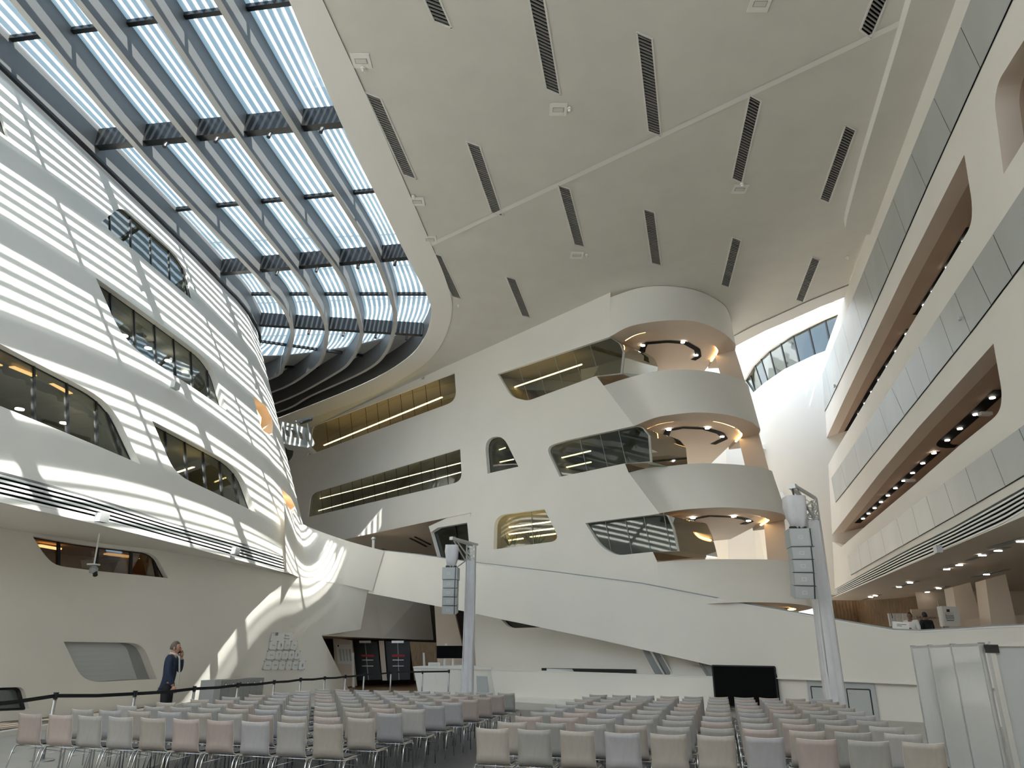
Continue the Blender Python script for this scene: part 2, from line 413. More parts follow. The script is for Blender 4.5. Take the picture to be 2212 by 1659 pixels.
MB().bar(deep(SL, 82, 1178, .8), deep(SL, 128, 1186, .8), .2, .05).build('light_bar', M['glow'], r); MB().bar(deep(SL, 150, 1180, 1.2), deep(SL, 205, 1190, 1.2), .3, .05).build('light_bar', M['glow2'], r); MB().bar(deep(SL, 228, 1196, 1.2), deep(SL, 282, 1203, 1.2), .3, .05).build('light_bar', M['glow2'], r); MB().bar(deep(SL, 300, 1205, .8), deep(SL, 320, 1208, .8), .1, .05).build('light_bar', M['strip'], r)
# shuttered niche
nich = empty('trim_20'); tag(nich, 'recessed niche closed by a pale slatted shutter, behind the standing man', None, None, 'structure')
strip('reveal', [SL.P(*p) for p in wN+wN[:1]], [SL.off(p, .28, True) for p in wN+wN[:1]], M['wall'], nich, False)
sh = SL.ppoly(rnd([(136, 1386), (283, 1389, 20), (311, 1467), (178, 1475, 40)]))
cut = sh; ys = [1398, 1409, 1420, 1431, 1441, 1451, 1461]
rest = sh
for y in ys+[None]:
    if y is not None:
        a, b_ = SL.px(120, y-1), SL.px(350, y+1); up_ = clip(rest, a, b_, 1); dn = clip(rest, a, b_, -1)
        if SL.P(*[sum(c)/len(c) for c in zip(*up_)]).z < SL.P(*[sum(c)/len(c) for c in zip(*dn)]).z: up_, dn = dn, up_
        rest = dn
    else: up_ = rest
    if len(up_) > 2:
        c = Vector([sum(k)/len(k) for k in zip(*up_)]); pl = [c+(Vector(p)-c)*.985 for p in up_]
        V, Fs = cdt([tuple(p) for p in pl]); mesh('shutter_slat', [SL.off((v.x, v.y), .22, True) for v in V], Fs, M['lgrey'], nich)
V, Fs = cdt(wN); mesh('back_panel', [SL.off((v.x, v.y), .28, True) for v in V], Fs, M['grey'], nich)
r = window(SL, wB, [], .2, 1.2, 'grey', 'cglass', .09, label='low rounded opening with black rubber frame at the foot of left wall')
# soffit of the overhang
EX0 = [Vector((-14.2, 1, 4.6)), Vector((-12.5, 9, 4.6))]
sfr = EX0+sf; sbr = low1[:6]
strip('trim_21', resample(sfr, 30), resample(sbr, 30), M['wall']); tag(bpy.data.objects['trim_21'], 'narrow white soffit below the louvred band on the left', None, None, 'structure')
# upper left facade
tp = [onz(0, 150, ZC), onz(240, 375, ZC), onz(400, 530, ZC), onz(480, 610, ZC), onz(540, 690, ZC), onz(558, 740, ZC)]
r0 = EX0+[sf[0], sf[1], sf[2], sf[3], Vector((-8.98, 31.5, 4.6)), Vector((-8.95, 33.8, 4.6)), Vector((-9.7, 36.2, 4.6)), Vector((-14, 38.5, 4.6)), Vector((-20, 39.5, 4.6))]
r1 = [Vector((-17.5, 2, ZC)), Vector((-16.45, 10, ZC)), Vector((-15.47, 17.1, ZC)), Vector((-14.78, 22.3, ZC)), Vector((-14.22, 27, ZC)), Vector((-13.84, 31, ZC)), Vector((-13.72, 32.4, ZC)), Vector((-13.78, 34.2, ZC)), Vector((-14.35, 37.3, ZC)), Vector((-17, 41.5, ZC)), Vector((-22, 43.5, ZC))]
SF = Surf([r0, r1], 5, 6)
hA = SF.ppoly(rnd([(217, 481), (261, 446, 16), (398, 566, 50), (418, 650)]), .6)
hB = SF.ppoly(rnd([(207, 600), (458, 784, 45), (490, 887), (266, 737, 60)]), .6)
hC = SF.ppoly(rnd([(-170, 655), (240, 868, 60), (304, 1003), (-170, 808)]), .8)
hD = SF.ppoly(rnd([(329, 909), (518, 1012, 45), (553, 1107), (378, 1024, 36)]), .6)
hE = SF.ppoly(rnd([(-70, 170), (0, 240, 14), (20, 301), (-70, 226)]), .6)
n1 = SF.ppoly(rnd([(547, 856), (576, 878, 8), (590, 912, 10), (588, 942, 8), (566, 930, 10)]), .4)
n2 = SF.ppoly(rnd([(606, 1055), (628, 1074, 6), (638, 1095, 6), (634, 1110, 5), (623, 1108, 4)]), .4)
lv = SF.ppoly([(-170, 985), (0, 1018), (180, 1067), (358, 1125), (500, 1166), (611, 1202), (616, 1234), (430, 1182), (231, 1127), (0, 1073), (-170, 1038)], .8)
wu = SF.wall('wall_left_upper', M['wall'], None, [hA, hB, hC, hD, hE, n1, n2, lv]); tag(wu, 'tall white facade on the left, leaning back, striped by sunlight', None, None, 'structure')
window(SF, hA, [((242, 452), (244, 512)), ((286, 462), (289, 552)), ((329, 500), (333, 590)), ((369, 538), (373, 622)), ((393, 556), (412, 650))], .12, 3, 'room', 'cglass', .02, label='highest slanted window of the left facade, with green tinted glass', bw=.05)
r = window(SF, hB, [((253, 628), (259, 745)), ((303, 665), (309, 775)), ((347, 700), (354, 803)), ((388, 732), (395, 830)), ((425, 758), (431, 857)), ((458, 780), (468, 882))], .3, 3.5, 'room', 'wglass', .03, label='second highest slanted window of the left facade, ceiling lights behind', bw=.06)
zB = SF.P(*hB[2]).z
for x, y in ((268, 726), (320, 753), (363, 780), (400, 805)):
    p = deep(SF, x, y, 1.6); MB().disc(p, .13, .03, 16).build('downlight', M['cool'], r)
for x in (314, 337):
    p = deep(SF, x, 720 if x < 320 else 733, 1.4); MB().tube([p, p+Vector((-.3, 0, .05))], .17, 16).build('air_duct', M['black'], r)
r = window(SF, hC, [((12, 740), (12, 900)), ((91, 780), (94, 930)), ((161, 820), (166, 960)), ((224, 850), (229, 985)), ((236, 858), (289, 1010))], .3, 4, 'room', 'wglass', .04, label='large dark window at the left edge of the leaning facade', bw=.06)
for a, c in (((-40, 775), (0, 790)), ((20, 792), (74, 812)), ((102, 825), (152, 850)), ((182, 866), (215, 884))):
    p, q2 = deep(SF, a[0]+5, a[1], .8), deep(SF, c[0], c[1], .8)
    MB().bar(p, q2, .16, .03).build('light_bar', M['glow'], r)
for x, y in ((42, 885), (138, 915)):
    MB().disc(deep(SF, x, y, 1.5), .11, .03, 16).build('downlight', M['cool'], r)
r = window(SF, hD, [((372, 925), (379, 1035)), ((413, 948), (422, 1060)), ((452, 970), (462, 1078)), ((487, 985), (497, 1092)), ((512, 1000), (533, 1106))], .3, 4, 'room', 'wglass', .03, label='lowest slanted window of the left facade near its rounded end', bw=.06)
MB().bar(deep(SF, 384, 1020, 1.2), deep(SF, 418, 1009, 1.2), .1, .03).build('light_bar', M['strip'], r)
window(SF, hE, [], .12, 2, 'room', 'cglass', .02, label='corner of a small window cut by the left photo edge')
for q, lb in ((n1, 'upper pointed opening in the rounded end of the left facade, warm lamp inside'), (n2, 'lower pointed opening in the rounded end of the left facade, warm lamp inside')):
    r = window(SF, q, [], .3, .9, 'wallw', open_=True, label=lb, revmat='wallw', dirv=Vector((-.93, .36, 0)))
    c = Vector([sum(k)/len(k) for k in zip(*q)]); p = SF.P(*c)+Vector((-.93, .36, 0))*.5
    MB().tube([p+Vector((-.25, 0, .7)), p+Vector((0, 0, .15)), p+Vector((.1, 0, -.5))], .1, 8, True, [.02, .13, .03]).build('lamp_glow', M['cove'], r)
def louvre(S, rows, ext, n, label, parent=None):
    "rows: (top polyline px, bottom polyline px). n white slats with black gaps, as parts"
    root = empty('louvre_band'); tag(root, label, None, None, 'structure')
    T, B_ = rows; T = resample([(x, y, 0) for x, y in T], 26); B_ = resample([(x, y, 0) for x, y in B_], 26)
    tq = [S.px(p.x, p.y) for p in T]; bq = [S.px(p.x, p.y) for p in B_]
    strip('backing', [S.off(q, .09) for q in tq], [S.off(q, .09) for q in bq], M['blackm'], root)
    strip('return_edge', [S.P(*q) for q in tq], [S.off(q, .09) for q in tq], M['slat'], root)
    strip('return_edge', [S.P(*q) for q in bq], [S.off(q, .09) for q in bq], M['slat'], root)
    for k in range(n):
        f0 = (k+.55)/(n+.1); f1 = (k+1.0)/(n+.1)
        A = [Vector(a).lerp(Vector(c), f0) for a, c in zip(tq, bq)]; C = [Vector(a).lerp(Vector(c), min(f1, 1)) for a, c in zip(tq, bq)]
        vs = [S.P(*q) for q in A]+[S.P(*q) for q in C]+[S.off(q, .025) for q in C]+[S.off(q, .025) for q in A]; m_ = len(A); fs = []
        for i in range(m_-1):
            for j in range(4): fs.append((j*m_+i, j*m_+i+1, ((j+1) % 4)*m_+i+1, ((j+1) % 4)*m_+i))
        mesh('louvre_slat', vs, fs, M['slat'], root)
    return root
louvre(SF, ([(-165, 986), (0, 1018), (180, 1067), (358, 1125), (500, 1166), (611, 1202)], [(-165, 1039), (0, 1073), (231, 1127), (430, 1182), (616, 1234)]), 0, 5, 'band of white louvre slats along the foot of the left facade')
# concave corner that turns into the ramp parapet
c0 = [sb[3]+Vector((.5, .4, 0)), Vector((-8.98, 31.4, 4.6)), Vector((-8.75, 33.0, 4.6)), Vector((-8.0, 34.5, 4.6)), Vector((-6.67, 35.06, 4.6))]
c1 = [Vector((-9.6, 30.3, 7.55)), Vector((-9.72, 31.6, 7.5)), onz(652, 1131, 7.3), onz(740, 1165, 6.62), onz(820, 1190, 6.11)]
c0[-1] = c0[-1]+Vector((.25, -.28, -.3)); c1[-1] = c1[-1]+Vector((.25, -.26, -.03))
SK = Surf([c0, c1], 6, 2); tag(SK.wall('wall_corner', M['wall']), 'curved white wall turning from the left wall into the ramp', None, None, 'structure')
# ================================================================== RAMP AND LOW WALL (one vertical plane)
A0 = Vector((.24, 29.29, 0)); B0 = Vector((10.4, 20.8, 0)); dR = (B0-A0).normalized(); nR = Vector((-dR.y, dR.x, 0)).normalized()
if nR.y < 0: nR = -nR
def RP(x, y, o=0): return onp(x, y, A0+nR*o, nR)
rt_ = [(820, 1190), (900, 1199), (1010, 1215), (1200, 1238), (1380, 1262), (1600, 1305), (1760, 1333), (1860, 1351), (1930, 1363), (1990, 1365), (2070, 1361), (2140, 1356), (2212, 1353), (2420, 1350)]
rb_ = [(2420, 1497), (1985, 1477), (1680, 1465), (1673, 1441), (1540, 1438), (1300, 1383), (1000, 1320), (795, 1281)]
po = [RP(*p) for p in rt_+rb_]
rmp = MB().prism(po, nR*.14).build('wall_ramp', M['wall']); tag(rmp, 'long white ramp parapet descending across the hall from left to right', None, None, 'structure')
und = [RP(795, 1281), RP(1000, 1320), RP(1300, 1383), RP(1540, 1438)]
cap = [RP(*p)+Vector((0, 0, .012)) for p in rt_]
bb = MB()
for i in range(len(cap)-1): bb.bar(cap[i]+nR*.07, cap[i+1]+nR*.07, .18, .03)
bb.build('parapet_cap', M['slat'], rmp)
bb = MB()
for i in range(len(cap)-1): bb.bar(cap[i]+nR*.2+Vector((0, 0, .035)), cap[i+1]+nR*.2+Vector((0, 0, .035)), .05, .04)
bb.build('shadow_line', M['grey'], rmp)  # dark bar drawn as the thin shadow line above the parapet cap
lowt = [(1060, 1447), (1535, 1463)]
def lowpiece(px0, px1, top0, top1, name, label, o=0):
    a, c = RP(px0, top0, o), RP(px1, top1, o)
    return a, c
a = RP(1060, 1447); c = RP(1543, 1463); fz = lambda p: Vector((p.x, p.y, 0))
lw = MB().prism([fz(RP(1072, 1500)), a, c, fz(RP(1548, 1500))], nR*.3).build('wall_front', M['wall']); tag(lw, 'low white parapet behind the chairs, left of the black screen', None, None, 'structure')
MB().bar(a+nR*.15+Vector((0, 0, .01)), c+nR*.15+Vector((0, 0, .01)), .34, .03).build('parapet_cap', M['rim'], lw)
a = RP(1678, 1466, .12); c = RP(2420, 1497, .12)
lw2 = MB().prism([fz(a), a, c, fz(c)], nR*.3).build('wall_front_right', M['wall']); tag(lw2, 'low wall below the ramp, right of the black screen', None, None, 'structure')
MB().bar(RP(1676, 1465)-nR*.02, RP(2420, 1497)-nR*.02, .06, .03).build('ledge', M['rim'], lw2)
# stage step
s0 = fz(RP(1112, 1512)); s1 = fz(RP(1500, 1529))
st = MB().prism([s0, s0+Vector((0, 0, .12)), s1+Vector((0, 0, .12)), s1], -nR*1.0).build('trim_22', M['wall']); tag(st, 'low white plinth step at the foot of the parapet', None, None, 'structure')
# black screen in the gap of the ramp wall
sc_ = empty('display_screen', fz(RP(1610, 1500))); tag(sc_, 'large black switched off screen set in the gap below the ramp', 'screen')
def under(o, parent):
    o.parent = parent; o.matrix_parent_inverse = parent.matrix_world.inverted(); return o
bpy.context.view_layer.update()
q = [RP(1539, 1437.5, -.03), RP(1673.5, 1440, -.03)]; z1 = min(q[0].z, q[1].z)
q = [Vector((p.x, p.y, .15)) for p in q]+[q[1], q[0]]
under(MB().prism(q, nR*.12).build('panel', M['blackm']), sc_)
fr = MB()
for i in range(4): fr.bar(q[i]-nR*.01, q[(i+1) % 4]-nR*.01, .035, .04)
under(fr.build('bezel', M['black']), sc_)
# grey service doors in the low wall
for k, (x0, x1, yt, lb) in enumerate(((1752, 1803, 1483, 'left grey service cabinet door behind the right speaker tower'), (1829, 1879, 1488, 'right grey service cabinet door with dark edge gap, under the ramp'))):
    t_ = empty('door_%d' % (k+1), fz(RP((x0+x1)/2, 1520, .1))); tag(t_, lb, None, None, 'structure'); bpy.context.view_layer.update()
    a = RP(x0, yt, .1); c = RP(x1, yt+2, .1); a0 = fz(a)+Vector((0, 0, .12)); c0_ = fz(c)+Vector((0, 0, .12)); c.z = a.z
    under(MB().prism([a0, a, c, c0_], nR*-.03).build('leaf', M['lgrey']), t_)
    f_ = MB()
    for u_, v_ in ((a0, a), (a, c), (c, c0_)): f_.bar(u_-nR*.02, v_-nR*.02, .035, .03)
    under(f_.build('gap_frame', M['black']), t_)
    under(MB().disc(a.lerp(c, .12)-nR*.05+Vector((0, 0, -.12)), .025, .01).build('lock', M['steel']), t_)
a = RP(1742, 1468, .09); c = RP(1888, 1474, .09)
t_ = MB().prism([fz(a), a, c, fz(c)], nR*-.015).build('trim_23', M['lgrey']); tag(t_, 'light grey panel surround of the service doors', None, None, 'structure')
# ================================================================== BACK WALL
Pb = onz(1000, 776, ZC); Qb = onz(1200, 686, ZC); db = (Qb-Pb).normalized(); kb = Vector((-db.y, db.x, 0))
if kb.y < 0: kb = -kb
LEAN = math.radians(10); upb = (Vector((0, 0, 1))*math.cos(LEAN)+kb*math.sin(LEAN))
topn = [Pb-db*26, Pb, Pb+db*13, Pb+db*19]; Lh = 18.1/math.cos(LEAN)
SB = Surf([[p-upb*Lh for p in topn], [p+upb*.8 for p in topn]], 1, 1)
bp_ = lambda pts: SB.ppoly(rnd(pts))
notch1 = rnd([(1316, 728), (1075, 808), (1105, 858, 14), (1140, 866, 10), (1288, 812), (1304, 833)])
notch2 = rnd([(1370, 920), (1225, 951), (1178, 965, 20), (1209, 1030), (1350, 1001), (1358, 1021)])
notch3 = rnd([(1408, 1112), (1264, 1130), (1296, 1180, 20), (1332, 1200, 14), (1410, 1192), (1420, 1214)])
ob = [(0, SB.T[-1])]+[SB.px(1316, 644)]+[SB.px(*p) for p in notch1]+[SB.px(*p) for p in notch2]+[SB.px(1424, 1109)]+[SB.px(*p) for p in notch3]+[SB.px(1424, 1313), SB.px(1600, 1336), SB.px(1600, 1480)]
ob = [list(p) for p in ob]; ob[1][1] = SB.T[-1]
ob += [list(SB.px(1600, 1500)), list(SB.px(1030, 1475)), list(SB.px(1020, 1300)), list(SB.px(1016, 1205))]+[list(SB.px(*p)) for p in ((1009, 1129), (945, 1140), (930, 1150), (926, 1137), (965, 1119), (925, 1127), (740, 1167), (640, 1188))]
ob += [[0, ob[-1][1]-.6]]
h1 = bp_([(664, 984), (676, 921, 8), (982, 806), (986, 866, 22)]); h2 = bp_([(665, 1117), (671, 1066, 14), (994, 970), (998, 1040, 20)])
h3 = bp_([(1053, 1023), (1047, 948, 28), (1086, 940, 22), (1120, 1008)]); h4 = bp_([(1066, 1187), (1068, 1114, 26), (1176, 1100), (1210, 1168, 22)])
h6 = bp_([(1082, 1338), (1170, 1355), (1098, 1357, 14)])
h7 = bp_([(600, 985), (612, 962), (633, 957), (634, 985, 12), (620, 1000)])
wb = SB.wall('wall_back', M['wall'], [tuple(p) for p in ob], [h1, h2, h3, h4, h6, h7], smooth=False); tag(wb, 'white back wall with long slanted windows', None, None, 'structure')
def vm(xs, f, ex=9): return [((x, f(x)[0]), (x+ex, f(x)[1])) for x in xs]
r = window(SB, h1, vm([700, 727, 753, 785, 810, 834, 861, 887, 915, 945], lambda x: (905-(x-680)*.33-4, 985-(x-660)*.36+8), 8), .12, 2.2, 'roomw', 'cglass', .02, bars='black', label='uppermost long window of the back wall with a yellow light line', bw=.02)
z1 = SB.P(*h1[-8]).z
def roomline(S, a, c, dep, wd, mt, parent):
    MB().bar(deep(S, *a, dep), deep(S, *c, dep), wd, .05).build('light_bar', mt, parent)
roomline(SB, (700, 962), (955, 858), .9, .09, M['strip'], r)
r = window(SB, h2, vm([690, 710, 732, 757, 777, 803, 827, 852, 878, 905, 934, 960], lambda x: (1065-(x-672)*.296-5, 1117-(x-665)*.23+8), 6), .12, 3, 'room', 'cglass', .02, bars='black', label='long grey window of the back wall below the uppermost one', bw=.02)
roomline(SB, (668, 1083), (995, 1000), .8, .03, M['strip2'], r); roomline(SB, (670, 1108), (996, 1020), .8, .025, M['strip2'], r)
r = window(SB, h3, [], .25, 2.6, 'room', 'wglass', .03, label='small trapezoid window in the middle of the back wall')
for y in (975, 1000): roomline(SB, (1062, y+2), (1110 if y > 980 else 1092, y-8), 1.0, .05, M['strip2'], r)
r = window(SB, h4, [((1140, 1095), (1146, 1190))], .25, 2.6, 'room', 'wglass', .03, label='wide window with lit room and plants above the left speaker tower', bw=.02, bars='grey')
for x0, y0, x1, y1 in ((1078, 1142, 1196, 1126), (1085, 1156, 1200, 1141), (1095, 1168, 1130, 1163), (1145, 1160, 1200, 1153)): roomline(SB, (x0, y0), (x1, y1), 1.0, .06, M['strip'], r)
for x in (1100, 1112, 1150, 1162):
    b = MB(); p = deep(SB, x, 1180, .9)
    for k in range(14):
        a_ = random.random()*2*PI; b.bar(p, p+Vector((math.cos(a_)*.35, math.sin(a_)*.3, .35+random.random()*.25)), .03, .01)
    b.build('plant', M['green'], r)
window(SB, h6, [], .25, 1.5, 'dark', 'wglass', .03, label='sliver of a dark window just beneath the ramp')
window(SB, h7, [((615, 960), (618, 995))], .12, 1.5, 'roomw', 'cglass', .02, label='short end of a window glimpsed beside the left facade', bw=.02)
# curb and dark floor strip at the foot of the left wall
cu_ = [onz(-120, 1616, 0), onz(0, 1592, 0), onz(115, 1573, 0)]; dd_ = (cu_[2]-cu_[1]).normalized(); cu_ += [cu_[2]+dd_*10]
cb = MB()
for i in range(3): cb.bar(cu_[i]+Vector((0, 0, .05)), cu_[i+1]+Vector((0, 0, .05)), .16, .1)
tag(cb.build('trim_61', M['wall']), 'thin white curb on the floor at the foot of the left wall', None, None, 'structure')
tag(mesh('floor_strip', [cu_[0]+Vector((-.1, 0, .008)), cu_[3]+Vector((-.1, 0, .008)), Vector((-9.7, 29, .008)), Vector((-16, 6, .008))], [(0, 1, 2, 3)], mat('brown_floor_strip', (.12, .10, .08), .4)), 'dark brown floor strip between curb and left wall', None, None, 'structure')
# ---- windows that run into the balconies
for q, mu, lb, rm, ls in (
   (rnd([(1075, 808), (1105, 858, 14), (1140, 866, 10), (1288, 812), (1340, 806), (1345, 760), (1338, 742, 6), (1316, 728)]), vm([1116, 1154, 1193, 1233, 1270], lambda x: (798-(x-1075)*.28, 868-(x-1130)*.3), 24), 'lit slanted window beside the topmost balcony', 'roomw', [((1112, 836), (1257, 787))]),
   (rnd([(1178, 965, 20), (1209, 1030), (1350, 1001), (1404, 997), (1400, 940), (1385, 922, 6), (1370, 920), (1225, 951)]), vm([1246, 1290, 1330], lambda x: (945-(x-1225)*.2, 1024-(x-1210)*.2), 18), 'grey glass window beside the middle balcony', 'room', [((1194, 968), (1274, 949)), ((1196, 993), (1276, 974)), ((1208, 1013), (1277, 998))]),
   (rnd([(1264, 1130), (1296, 1180, 20), (1332, 1200, 14), (1410, 1192), (1463, 1190), (1452, 1140), (1440, 1112, 6), (1408, 1112)]), vm([1302, 1345, 1385, 1428], lambda x: (1126-(x-1264)*.12, 1202-(x-1330)*.12), 16), 'dark tinted window beside the lowest balcony', 'roomw', [])):
    qq = SB.ppoly(q)
    r = window(SB, qq, mu, .18, 2.4, rm, 'wglass', .03, label=lb, bw=.02, bars='grey', gapx=max(p[0] for p in qq)-.75)
    for a, c in ls: roomline(SB, a, c, .9, .06, M['strip'] if len(ls) == 1 else M['strip2'], r)
# ---- gallery opening below the back wall, left
zg = SB.P(*ob[-3]).z
gal = empty('trim_30'); tag(gal, 'deep gallery opening under the back wall with beige ceiling', None, None, 'structure')
g0, g1 = SB.P(0, ob[-2][1]), SB.P(*SB.px(1016, 1118)); zg = SB.P(*SB.px(830, 1147)).z
g0.z = g1.z = zg
strip('gallery_ceiling', [g0, g1], [g0+kb*14, g1+kb*14], M['wallw'], gal, False)
strip('gallery_back', [g0+kb*14, g1+kb*14], [Vector((*(g0+kb*14).xy, 0)), Vector((*(g1+kb*14).xy, 0))], M['wallw'], gal, False)
strip('gallery_side', [g1, g1+kb*14], [fz(g1), fz(g1+kb*14)], M['wallw'], gal, False)
for (a, c) in (((826, 1186), (860, 1197)), ((886, 1163), (921, 1181)), ((896, 1160), (930, 1177))):
    flatlight('ceiling_slot', [a, c], zg-.03, .12, M['dark'], gal, .03)
w5 = [onz(x, y, z) for x, y, z in ((943, 1142, 8.2), (1010, 1129, 8.2))]
gq = SB.ppoly([(930, 1150), (946, 1140), (1010, 1129), (1018, 1215), (948, 1215)])
r = window(SB, gq, [((975, 1130), (985, 1220))], .3, 1.5, 'dark', 'wglass', .04, label='dark corner window at the end of the gallery, above the ramp')
po_ = empty('floor_lamp', (0, 0, 0)); p = RP(807, 1190, 1.5); po_.location = (p.x, p.y, p.z-1.0); bpy.context.view_layer.update(); tag(po_, 'white slim post with small lamp head rising behind top of ramp', 'lamp')
p2 = RP(807, 1166, 1.5)
under(MB().tube([po_.location, p2], .07, 10).build('pole', M['slat']), po_); under(MB().ball(p2+Vector((0, 0, .05)), .13, 10, (1, 1, .7)).build('lamp_head', M['alu']), po_)
# ================================================================== TOWER OF BALCONIES
levels = [
 (ZC, [(1316, 643), (1380, 622), (1443, 618), (1506, 628), (1554, 651), (1573, 673), (1579, 704), (1582, 740)], 15.7, [(1316, 728), (1364, 704), (1443, 692), (1506, 695), (1554, 714), (1582, 736), (1589, 752), (1591, 790)]),
 (13.17, [(1304, 833), (1354, 817), (1411, 803), (1475, 798), (1538, 803), (1585, 815), (1608, 825), (1617, 840), (1620, 870)], 11.0, [(1370, 920), (1410, 904), (1443, 897), (1506, 891), (1570, 896), (1617, 909), (1634, 920), (1642, 932), (1645, 965)]),
 (8.8, [(1358, 1021), (1400, 1011), (1443, 1007), (1506, 1001), (1570, 1002), (1633, 1008), (1656, 1014), (1668, 1022), (1674, 1045)], 6.8, [(1424, 1109), (1460, 1103), (1499, 1099), (1566, 1096), (1634, 1100), (1679, 1107), (1693, 1112), (1700, 1118), (1704, 1140)]),
 (4.85, [(1420, 1214), (1476, 1210), (1544, 1208), (1612, 1208), (1679, 1209), (1705, 1212), (1716, 1216), (1722, 1230)], 3.15, [(1424, 1313), (1500, 1306.5), (1560, 1302.5), (1606, 1301), (1634, 1301), (1680, 1302), (1720, 1305), (1745, 1309), (1757, 1314), (1762, 1322)])]
bands = []
for k, (z0, a, z1, b_) in enumerate(levels):
    A = [onz(x, y, z0) for x, y in a]; B_ = [onz(x, y, z1) for x, y in b_]
    # last nodes swing round to the back of the tower
    A[-1] = A[-2]+Vector((.35, 2.6, 0)); B_[-1] = B_[-2]+Vector((.35, 2.6, 0))
    A[0] = SB.P(*SB.px(*a[0])); B_[0] = SB.P(*SB.px(*b_[0]))
    A = resample(catmull(A, 8), 60); B_ = resample(catmull(B_, 8), 60); bands.append((A, B_))
    nm = ['uppermost', 'second', 'third', 'lowest'][k]
    o = strip('wall_balcony', A, B_, M['wall']); tag(o, '%s curved white balcony band of the rounded tower' % nm, None, None, 'structure')
    ctr = Vector((8.0, 35.5, 0))
    def inn(L, d): return [p+((ctr-fz(p)).normalized()*d) for p in L]
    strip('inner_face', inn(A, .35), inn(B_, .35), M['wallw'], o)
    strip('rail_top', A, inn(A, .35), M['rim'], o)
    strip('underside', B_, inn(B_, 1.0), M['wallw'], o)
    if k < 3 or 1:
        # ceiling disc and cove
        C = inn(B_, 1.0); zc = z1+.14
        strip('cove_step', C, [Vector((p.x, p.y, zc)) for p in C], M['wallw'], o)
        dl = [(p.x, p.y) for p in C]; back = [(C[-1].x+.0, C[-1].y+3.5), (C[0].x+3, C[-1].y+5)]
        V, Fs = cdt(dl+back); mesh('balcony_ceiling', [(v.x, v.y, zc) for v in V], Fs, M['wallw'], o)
        for lo, hi in ((2, 9), (40, 52)) if k == 0 else ((2, 12), (24, 34), (38, 50)):
            bb = MB(); rg = inn(B_, 1.06)
            for i in range(lo, hi): bb.bar(rg[i]+Vector((0, 0, .05)), rg[i+1]+Vector((0, 0, .05)), .06, .05)
            bb.build('cove_light', M['cove'], o)
        # balcony floor slab
    Fl = inn(A, .3); V, Fs = cdt([(p.x, p.y) for p in Fl]+[(Fl[-1].x, Fl[-1].y+3.5), (Fl[0].x+3, Fl[-1].y+5)])
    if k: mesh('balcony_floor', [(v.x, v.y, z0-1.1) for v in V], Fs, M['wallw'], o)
for k in range(3):
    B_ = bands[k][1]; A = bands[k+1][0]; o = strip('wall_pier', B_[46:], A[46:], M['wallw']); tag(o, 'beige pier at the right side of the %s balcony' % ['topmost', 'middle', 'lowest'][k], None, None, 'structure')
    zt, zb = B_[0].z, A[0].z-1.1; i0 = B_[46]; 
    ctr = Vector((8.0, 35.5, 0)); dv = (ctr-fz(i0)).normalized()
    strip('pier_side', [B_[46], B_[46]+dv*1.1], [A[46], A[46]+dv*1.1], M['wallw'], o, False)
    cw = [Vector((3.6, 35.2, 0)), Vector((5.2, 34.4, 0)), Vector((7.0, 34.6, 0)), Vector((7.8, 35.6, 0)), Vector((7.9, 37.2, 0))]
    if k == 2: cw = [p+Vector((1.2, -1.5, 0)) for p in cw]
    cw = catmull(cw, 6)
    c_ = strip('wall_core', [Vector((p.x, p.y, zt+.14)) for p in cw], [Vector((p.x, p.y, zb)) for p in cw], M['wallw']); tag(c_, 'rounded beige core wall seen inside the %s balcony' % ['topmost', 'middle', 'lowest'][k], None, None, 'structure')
tracks = [(15.7, [(1377, 809), (1389, 752), (1394, 742), (1443, 738), (1481, 741), (1506, 755), (1509, 771), (1497, 778)], [(1389, 747), (1385, 770), (1381, 800), (1475, 740), (1504, 768)]),
          (11.0, [(1427, 1011), (1424, 977), (1443, 930), (1475, 924), (1522, 926), (1556, 936), (1566, 948), (1540, 960)], [(1445, 929), (1438, 949), (1431, 967), (1528, 926), (1560, 944)]),
          (6.8, [(1479, 1208), (1478, 1149), (1496, 1121), (1533, 1115), (1584, 1117), (1612, 1122), (1621, 1127), (1605, 1133)], [(1497, 1120), (1489, 1131), (1482, 1142), (1585, 1117), (1617, 1126)])]
for k, (z, pl, ls) in enumerate(tracks):
    root = empty('track_light'); tag(root, 'curved black lighting track in the ceiling of the %s balcony' % ['topmost', 'middle', 'lowest'][k], 'ceiling light', 'black lighting tracks in the balcony ceilings')
    zz = z+.12; P_ = [onz(x, y, zz) for x, y in pl]; P_ = resample(P_, 50); L_, R3 = ribbon(P_, .30)
    strip('track', L_, R3, M['blackm'], root, False)
    for x, y in ls: MB().disc(onz(x, y, zz-.04), .10, .03, 16).build('spot', M['cool'], root)
